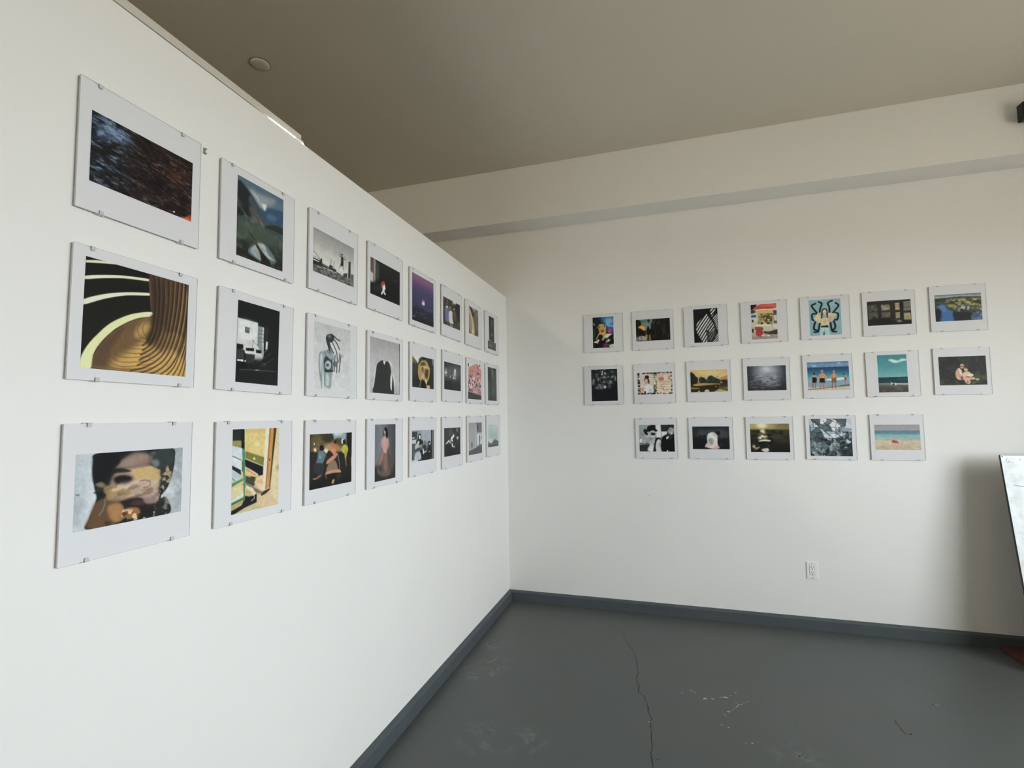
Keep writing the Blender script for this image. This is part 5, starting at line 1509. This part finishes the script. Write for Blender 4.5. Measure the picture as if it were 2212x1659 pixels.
        ('L','14181b',10.1,1.7,1,[190,27,288,164,361,199,529,115]),
        ('L','14181b',8.4,1.7,1,[-11,315,159,384,339,351,462,284]),
        ('L','14181b',8.4,1.7,1,[18,519,272,512,569,530,627,555]),
        ('L','14181b',10.1,1.7,1,[339,45,380,131,422,182]),
        ('L','14181b',6.7,1.7,1,[237,300,210,571]),
        ('L','14181b',8.4,1.7,1,[490,13,620,99,793,202]),
        ('L','14181b',8.4,1.7,1,[653,31,663,116,613,234]),
        ('L','14181b',13.5,1.7,1,[706,455,749,497]),
        ('L','14181b',8.4,1.7,1,[23,400,169,486]),
        ('L','14181b',10.1,1.7,1,[784,371,999,372]),
        ('L','14181b',8.4,1.7,1,[494,234,643,235]),
        ('L','eef2f6',8.4,1.7,1,[253,274,354,360]),
        ('L','dfe6ec',6.7,1.7,1,[620,82,794,185]),
        ('L','e8edf2',6.7,1.7,1,[922,287,1000,346]),
        ('S','14181a',13.5,0.8,[361,841,454,774,432,908,372,941]),
        ('S','a9b8c0',8.4,0.7,[455,740,531,706,508,874,465,841]),
        ('P','1c2122',33.7,0.8,[789,875,1008,841,1000,1000,694,1000]),
    ]),
    ('R61', ('R', 2.7277, 2.1416, -0.0076), (93, 214, 920, 766), 1.56,
     'clip-framed dark photograph of a shadowed room with three paned windows', [
        ('G',[0,500,1000],['2c2724','2a2622','211c19']),
        ('P','4a4640',11.4,0.8,[18,165,226,146,234,389,18,394]),
        ('P','55524c',17.1,0.8,[24,452,240,447,238,733,30,739]),
        ('N','7a756a',0.5,10,10,0,0.55,0.68,3,[19,136,258,135,238,733,14,737],11.4),
        ('P','8f8a7c',11.4,1,[328,177,518,171,522,393,329,400]),
        ('N','5a5448',0.6,10,10,0,0.5,0.62,7,[328,177,518,171,522,393,329,400],5.7),
        ('P','55514a',14.2,1,[326,471,524,465,521,706,326,714]),
        ('N','8a857a',0.6,10,10,0,0.55,0.66,9,[326,471,524,465,521,706,326,714],11.4),
        ('P','a39678',8.5,1,[642,145,740,134,743,404,642,406]),
        ('P','8f8468',8.5,1,[642,506,744,498,745,731,642,748]),
        ('L','4a4234',11.4,2.8,1,[643,214,746,205]),
        ('L','4a4234',11.4,2.8,1,[641,293,743,284]),
        ('L','c9c0ac',11.4,2.8,1,[637,150,740,128]),
        ('P','6a675e',11.4,1,[828,101,992,92,992,460,824,455]),
        ('L','b5b0a4',11.4,2.8,1,[827,121,993,78]),
        ('L','3a3630',14.2,2.8,1,[829,314,993,319]),
        ('P','968e7c',8.5,1,[829,541,986,544,985,814,829,811]),
        ('S','8f8a4a',17.1,0.8,[840,684,966,670,978,799,837,798]),
        ('P','1d1a18',11.4,1,[757,107,828,101,820,824,750,817]),
        ('L','6a6358',17.1,11.4,0.8,[554,781,742,816]),
        ('S','8f8a80',14.2,0.8,[662,836,758,818,771,890,692,896]),
        ('S','151210',28.4,0.7,[97,660,209,644,218,845,106,862]),
        ('S','16130f',45.5,0.6,[238,733,555,739,483,988,245,991]),
    ]),
    ('R62', ('R', 2.7270, 1.7284, -0.0012), (224, 79, 776, 910), 1.46,
     'clip-framed photograph of teal sky and one cloud over a surf beach', [
        ('G',[0,300,560,595,600,680,760,785,800,870,1000],['3f7f88','4a8c94','6aa2a6','6fa4a6','1d3a42','20414a','2f4a4e','5a6a68','5f594f','4a4540','3a3632']),
        ('S','b9d3d2',11.1,1,[372,145,480,121,596,144,712,167,809,124,973,130,981,167,780,197,613,228,498,196]),
        ('S','dbe8e6',9.3,0.7,[455,139,572,152,639,192,544,207]),
        ('L','a9bdbd',13.0,5.6,1,[18,766,358,768,450,798]),
        ('S','e4ecea',5.6,1,[421,723,499,763,594,757,589,812,450,789]),
        ('L','dfe6e4',18.5,5.6,1,[592,775,988,788]),
        ('E','3a4a50',5.6,1,[508.9,791.0,51.3,1.7,-1.8,22.1]),
        ('L','6a8a8e',9.3,5.6,0.6,[602,655,975,664]),
        ('N','6a6258',0.5,10,24,0,0.5,0.65,5,[15,803,997,816,1000,1000,0,1000],7.4),
        ('N','12272e',0.5,6,28,0,0.5,0.65,8,[8,589,1004,595,995,761,7,747],7.4),
    ]),
    ('R63', ('R', 2.7286, 1.3021, -0.0032), (83, 225, 924, 773), 1.36,
     'clip-framed photograph of a red boat on pale sand before turquoise sea', [
        ('G',[0,235,240,255,375,385,500,600,605,650,1000],['958f94','9c979a','5d8290','557c90','557f92','7da3a8','8fb0ac','9fb4a8','b9ad94','c4b398','b5a288']),
        ('N','d0c2a8',0.4,10,14,0,0.5,0.68,4,[-8,629,1004,625,1000,1000,0,1000],9.9),
        ('N','6f97a0',0.4,4,20,0,0.5,0.65,8,[-2,252,1005,242,998,613,-3,616],14.9),
        ('S','a8453c',7.5,1,[376,682,399,607,447,633,488,645,527,720,471,737,388,727]),
        ('S','c96a5c',7.5,1,[389,694,500,703,471,727,395,722]),
        ('S','6a2a28',7.5,1,[419,645,474,658,459,678,425,670]),
        ('N','a08c70',0.3,8,8,0,0.55,0.7,12,[0,804,1004,810,1000,1000,0,1000],14.9),
    ]),
    ('R71', ('R', 3.1141, 2.1475, -0.0069), (91, 198, 916, 780), 1.56,
     'clip-framed photograph of trees and blue sky reflected in water', [
        ('G',[0,70,130,200,600,1000],['6a6f70','7f8890','5a5e5c','4a4c40','4a4a42','3a3a3e']),
        ('P','8d97a2',8.8,1,[5,54,392,60,1000,79,997,152,558,102,15,145]),
        ('P','3c4038',8.8,1,[15,145,558,102,997,146,999,210,556,161,21,205]),
        ('N','4a5a48',0.6,14,10,0,0.5,0.65,3,[0,0,1000,0,1000,79,5,54],8.8),
        ('S','8a7a84',11.7,0.7,[895,29,999,29,996,93,892,87]),
        ('N','b5a86a',0.75,9,9,0,0.5,0.64,5,[219,153,788,187,1002,225,1003,560,770,623,404,585,259,423],40.9),
        ('N','2c3024',0.7,10,10,0,0.5,0.62,15,[15,159,1019,213,1004,734,367,669,19,486],40.9),
        ('N','8fa6bc',0.8,11,13,0,0.56,0.66,25,[496,389,1008,445,997,994,477,856],40.9),
        ('S','3f6398',14.6,1,[39,429,211,359,272,542,402,644,388,789,405,980,86,979,128,763,33,576]),
        ('S','5a7ea8',17.5,0.7,[72,433,192,416,236,597,166,649]),
        ('S','24252a',14.6,1,[9,544,118,570,140,676,92,818,102,980,0,991]),
        ('S','2b2a30',17.5,1,[400,702,569,661,781,741,772,943,622,987,422,982,394,848]),
        ('S','4a5a78',23.4,0.7,[796,771,994,762,994,979,788,974]),
        ('N','ccd2d4',0.8,12,12,0,0.6,0.68,35,[578,428,858,487,852,632,572,573],23.4),
        ('N','23242a',0.9,10,10,0,0.5,0.56,45,[12,456,119,556,136,998,0,991],40.9),
        ('N','2b2a30',0.9,10,10,0,0.46,0.54,46,[378,612,452,649,438,998,388,993],23.4),
        ('N','5f86b8',0.7,11,11,0,0.54,0.6,55,[768,652,1016,649,1000,1009,771,986],29.2),
        ('N','b9ab72',0.6,12,12,0,0.54,0.62,65,[219,153,986,209,992,443,408,498],29.2),
    ]),
    ('R72', ('R', 3.1102, 1.7316, -0.0076), (94, 187, 924, 802), 1.46,
     'clip-framed dark photograph of a seated adult holding a child on grass', [
        ('G',[0,400,700,1000],['141311','181613','1d1d15','1a1a12']),
        ('S','3f4422',70.0,0.9,[671,652,999,594,998,941,688,975]),
        ('S','3a3c20',48.4,0.8,[33,825,400,822,523,992,9,987]),
        ('N','0c0c0a',0.6,10,8,0,0.5,0.65,3,[24,498,1019,515,1000,1000,0,1000],37.7),
        ('S','2c3424',37.7,0.6,[433,121,665,86,625,244,494,234]),
        ('N','4a4632',0.4,10,10,0,0.56,0.68,9,None,0.0),
        ('E','1a1412',8.1,1,[499.9,275.4,55.8,4.2,-2.6,53.8]),
        ('E','b98d78',8.1,1,[496.6,342.7,44.3,3.3,-4.1,86.1]),
        ('L','3a2a24',21.5,5.4,1,[455,353,541,351]),
        ('S','c49582',10.8,1,[356,522,419,405,482,477,491,639,451,772,482,814,385,781,350,657]),
        ('S','e2d0c2',10.8,1,[419,418,450,447,484,612,458,637]),
        ('E','c99a84',8.1,1,[570.2,456.1,40.9,3.0,-3.6,75.2]),
        ('S','2a1e1a',8.1,1,[526,412,553,374,618,392,615,446,567,415]),
        ('S','d9ae98',10.8,1,[484,612,544,549,611,526,673,598,713,628,710,681,603,701,503,721]),
        ('S','ecd8c8',10.8,1,[606,634,688,626,716,668,668,719,612,688]),
        ('S','cf9d84',10.8,1,[487,720,602,728,732,736,745,804,646,825,658,920,609,916,596,835,575,941,543,912]),
        ('C','d4a48c',48.4,8.1,1,[372,712,418,783,483,806]),
        ('E','8fa896',10.8,1,[793.8,807.6,38.9,2.6,-1.5,32.1]),
        ('E','b0a898',10.8,1,[607.9,937.8,29.4,1.9,-1.3,26.8]),
        ('S','1a1714',16.1,0.8,[467,799,530,858,525,965,394,930]),
        ('E','8a8a7a',16.1,0.7,[723.0,923.7,22.8,1.4,-1.2,24.1]),
    ]),
]

# name: (wall, along, height, roll), picture rectangle in the frame (x0, y0, x1, y1 in thousandths), label, paint operations

# ------------------------------------------------------------------ frameless clip frames
FS = 0.3048
m_backing = noisy(mat('hardboard_backing', srgb(188, 180, 174), 0.8), 60.0, srgb(172, 162, 156), srgb(200, 194, 188))
m_paper = mat('white_photo_paper', (0.83, 0.812, 0.845, 1), 0.65, spec=0.3)
m_glass_edge = mat('glass_edge', srgb(220, 224, 224), 0.25)
m_clip = mat('clip_plastic', srgb(205, 206, 206), 0.22, spec=0.6)
m_glass = bpy.data.materials.new('frame_glass'); m_glass.use_nodes = True
nt = m_glass.node_tree; nt.nodes.clear()
_o = nt.nodes.new('ShaderNodeOutputMaterial'); _mx = nt.nodes.new('ShaderNodeMixShader'); _fr = nt.nodes.new('ShaderNodeFresnel')
_tr = nt.nodes.new('ShaderNodeBsdfTransparent'); _gl = nt.nodes.new('ShaderNodeBsdfGlossy')
_fr.inputs['IOR'].default_value = 1.12; _gl.inputs['Roughness'].default_value = 0.12; _tr.inputs['Color'].default_value = (0.985, 0.99, 0.985, 1)
_geo = nt.nodes.new('ShaderNodeNewGeometry'); _sb = nt.nodes.new('ShaderNodeMath'); _sb.operation = 'SUBTRACT'; _sb.inputs[0].default_value = 1.0
_ml = nt.nodes.new('ShaderNodeMath'); _ml.operation = 'MULTIPLY'      # the exit side of the pane does not reflect again
nt.links.new(_geo.outputs['Backfacing'], _sb.inputs[1]); nt.links.new(_sb.outputs[0], _ml.inputs[0]); nt.links.new(_fr.outputs[0], _ml.inputs[1])
nt.links.new(_ml.outputs[0], _mx.inputs[0]); nt.links.new(_tr.outputs[0], _mx.inputs[1]); nt.links.new(_gl.outputs[0], _mx.inputs[2]); nt.links.new(_mx.outputs[0], _o.inputs['Surface'])
m_print = bpy.data.materials.new('photographic_print'); m_print.use_nodes = True
_b = m_print.node_tree.nodes['Principled BSDF']; _b.inputs['Roughness'].default_value = 0.6; _b.inputs['Specular IOR Level'].default_value = 0.2
_at = m_print.node_tree.nodes.new('ShaderNodeVertexColor'); _at.layer_name = 'print'
m_print.node_tree.links.new(_at.outputs['Color'], _b.inputs['Base Color'])

def mesh_box(name, x0, x1, y0, y1, z0, z1, m, bevel=0.0):
    bm = bmesh.new(); add_box(bm, x0, x1, y0, y1, z0, z1, bevel=bevel)
    bmesh.ops.recalc_face_normals(bm, faces=bm.faces)
    me = bpy.data.meshes.new(name); bm.to_mesh(me); bm.free(); me.materials.append(m)
    return me
h = FS / 2
me_back = mesh_box('backing_board', -h + 0.0008, h - 0.0008, -0.0065, -0.0012, -h + 0.0008, h - 0.0008, m_backing, 0.0004)
me_paper = mesh_box('paper_sheet', -h + 0.0004, h - 0.0004, -0.0085, -0.0066, -h + 0.0004, h - 0.0004, m_paper)
# glass: a front sheet and a visible pale ground edge
bm = bmesh.new(); add_box(bm, -h, h, -0.0115, -0.0092, -h, h)
bmesh.ops.recalc_face_normals(bm, faces=bm.faces)
me_glass = bpy.data.meshes.new('glass_pane'); bm.to_mesh(me_glass); bm.free()
me_glass.materials.append(m_glass); me_glass.materials.append(m_glass_edge)
for p in me_glass.polygons:
    p.material_index = 0 if abs(p.normal.y) > 0.5 else 1
def clip_mesh(top):
    """bent metal clip: tab over the glass, strip round the edge, hooked tongue behind"""
    s = 1 if top else -1
    bm = bmesh.new(); w = 0.0042
    prof = [(-0.0116, -0.0075), (-0.0128, -0.0080), (-0.0130, 0.0), (-0.0118, 0.0016), (-0.0020, 0.0018), (-0.0015, 0.0010), (-0.0015, 0.0004), (-0.0112, 0.0004), (-0.0118, -0.0004)]
    A = [bm.verts.new((-w, y, s * z)) for y, z in prof]; B = [bm.verts.new((w, y, s * z)) for y, z in prof]
    n = len(prof)
    for i in range(n):
        j = (i + 1) % n; bm.faces.new((A[i], A[j], B[j], B[i]))
    bm.faces.new(A); bm.faces.new(B[::-1])
    add_box(bm, -w * 2.4, w * 2.4, -0.0075, -0.0030, s * 0.0002 if s > 0 else -0.0016, 0.0016 if s > 0 else -0.0002)
    bmesh.ops.recalc_face_normals(bm, faces=bm.faces)
    me = bpy.data.meshes.new('clip'); bm.to_mesh(me); bm.free(); me.materials.append(m_clip)
    return me
me_clip_t, me_clip_b = clip_mesh(True), clip_mesh(False)

def print_mesh(rect, ops, res, gain):
    x0, y0, x1, y1 = (v / 1000.0 * FS for v in rect)
    w = max(24, int(res * (x1 - x0) / FS)); hh = max(24, int(res * (y1 - y0) / FS))
    img = paint(w, hh, ops)
    lin = np.where(img <= 0.04045, img / 12.92, ((img + 0.055) / 1.055) ** 2.4) * gain
    lin = np.clip(lin, 0.002, 0.92)
    xs = -h + np.linspace(x0, x1, w); zs = h - np.linspace(y0, y1, hh)
    XX, ZZ = np.meshgrid(xs, zs)
    co = np.stack([XX, np.full_like(XX, -0.0088), ZZ], -1).reshape(-1, 3).astype(np.float32)
    idx = np.arange(w * hh).reshape(hh, w)
    q = np.stack([idx[:-1, :-1], idx[1:, :-1], idx[1:, 1:], idx[:-1, 1:]], -1).reshape(-1, 4)
    me = bpy.data.meshes.new('photograph')
    me.vertices.add(len(co)); me.vertices.foreach_set('co', co.ravel())
    me.loops.add(q.size); me.loops.foreach_set('vertex_index', q.ravel().astype(np.int32))
    me.polygons.add(len(q)); me.polygons.foreach_set('loop_start', np.arange(0, q.size, 4, dtype=np.int32))
    me.update(calc_edges=True)
    ca = me.color_attributes.new('print', 'FLOAT_COLOR', 'POINT')
    ca.data.foreach_set('color', np.concatenate([lin.reshape(-1, 3), np.ones((w * hh, 1))], 1).astype(np.float32).ravel())
    me.materials.append(m_print)
    return me

rnd = random.Random(4)
for key, (wall, along, zc, roll), rect, gain, label, ops in PRINTS:
    if wall == 'L':
        loc, rz = (0.0, along, zc), math.pi / 2
        dist = abs(along + 3.94) + 0.35
    else:
        loc, rz = (along, 0.0, zc), 0.0
        dist = 3.6
    t = thing('clip_frame', label, 'framed photo', loc, (0, -roll, rz), 'square clip frames on the %s' % ('left partition' if wall == 'L' else 'back wall'))
    link('backing_board', me_back, None, t)
    link('paper_sheet', me_paper, None, t)
    res = int(min(300, max(110, 330 / dist)))
    link('photograph', print_mesh(rect, ops, res, gain), None, t)
    link('glass_pane', me_glass, None, t)
    for me_c, z, us in ((me_clip_t, h, (0.15, 0.84)), (me_clip_b, -h, (0.18, 0.85))):
        for u in us:
            o = link('clip', me_c, None, t); o.location = ((u + rnd.uniform(-0.025, 0.025) - 0.5) * FS, 0, z)
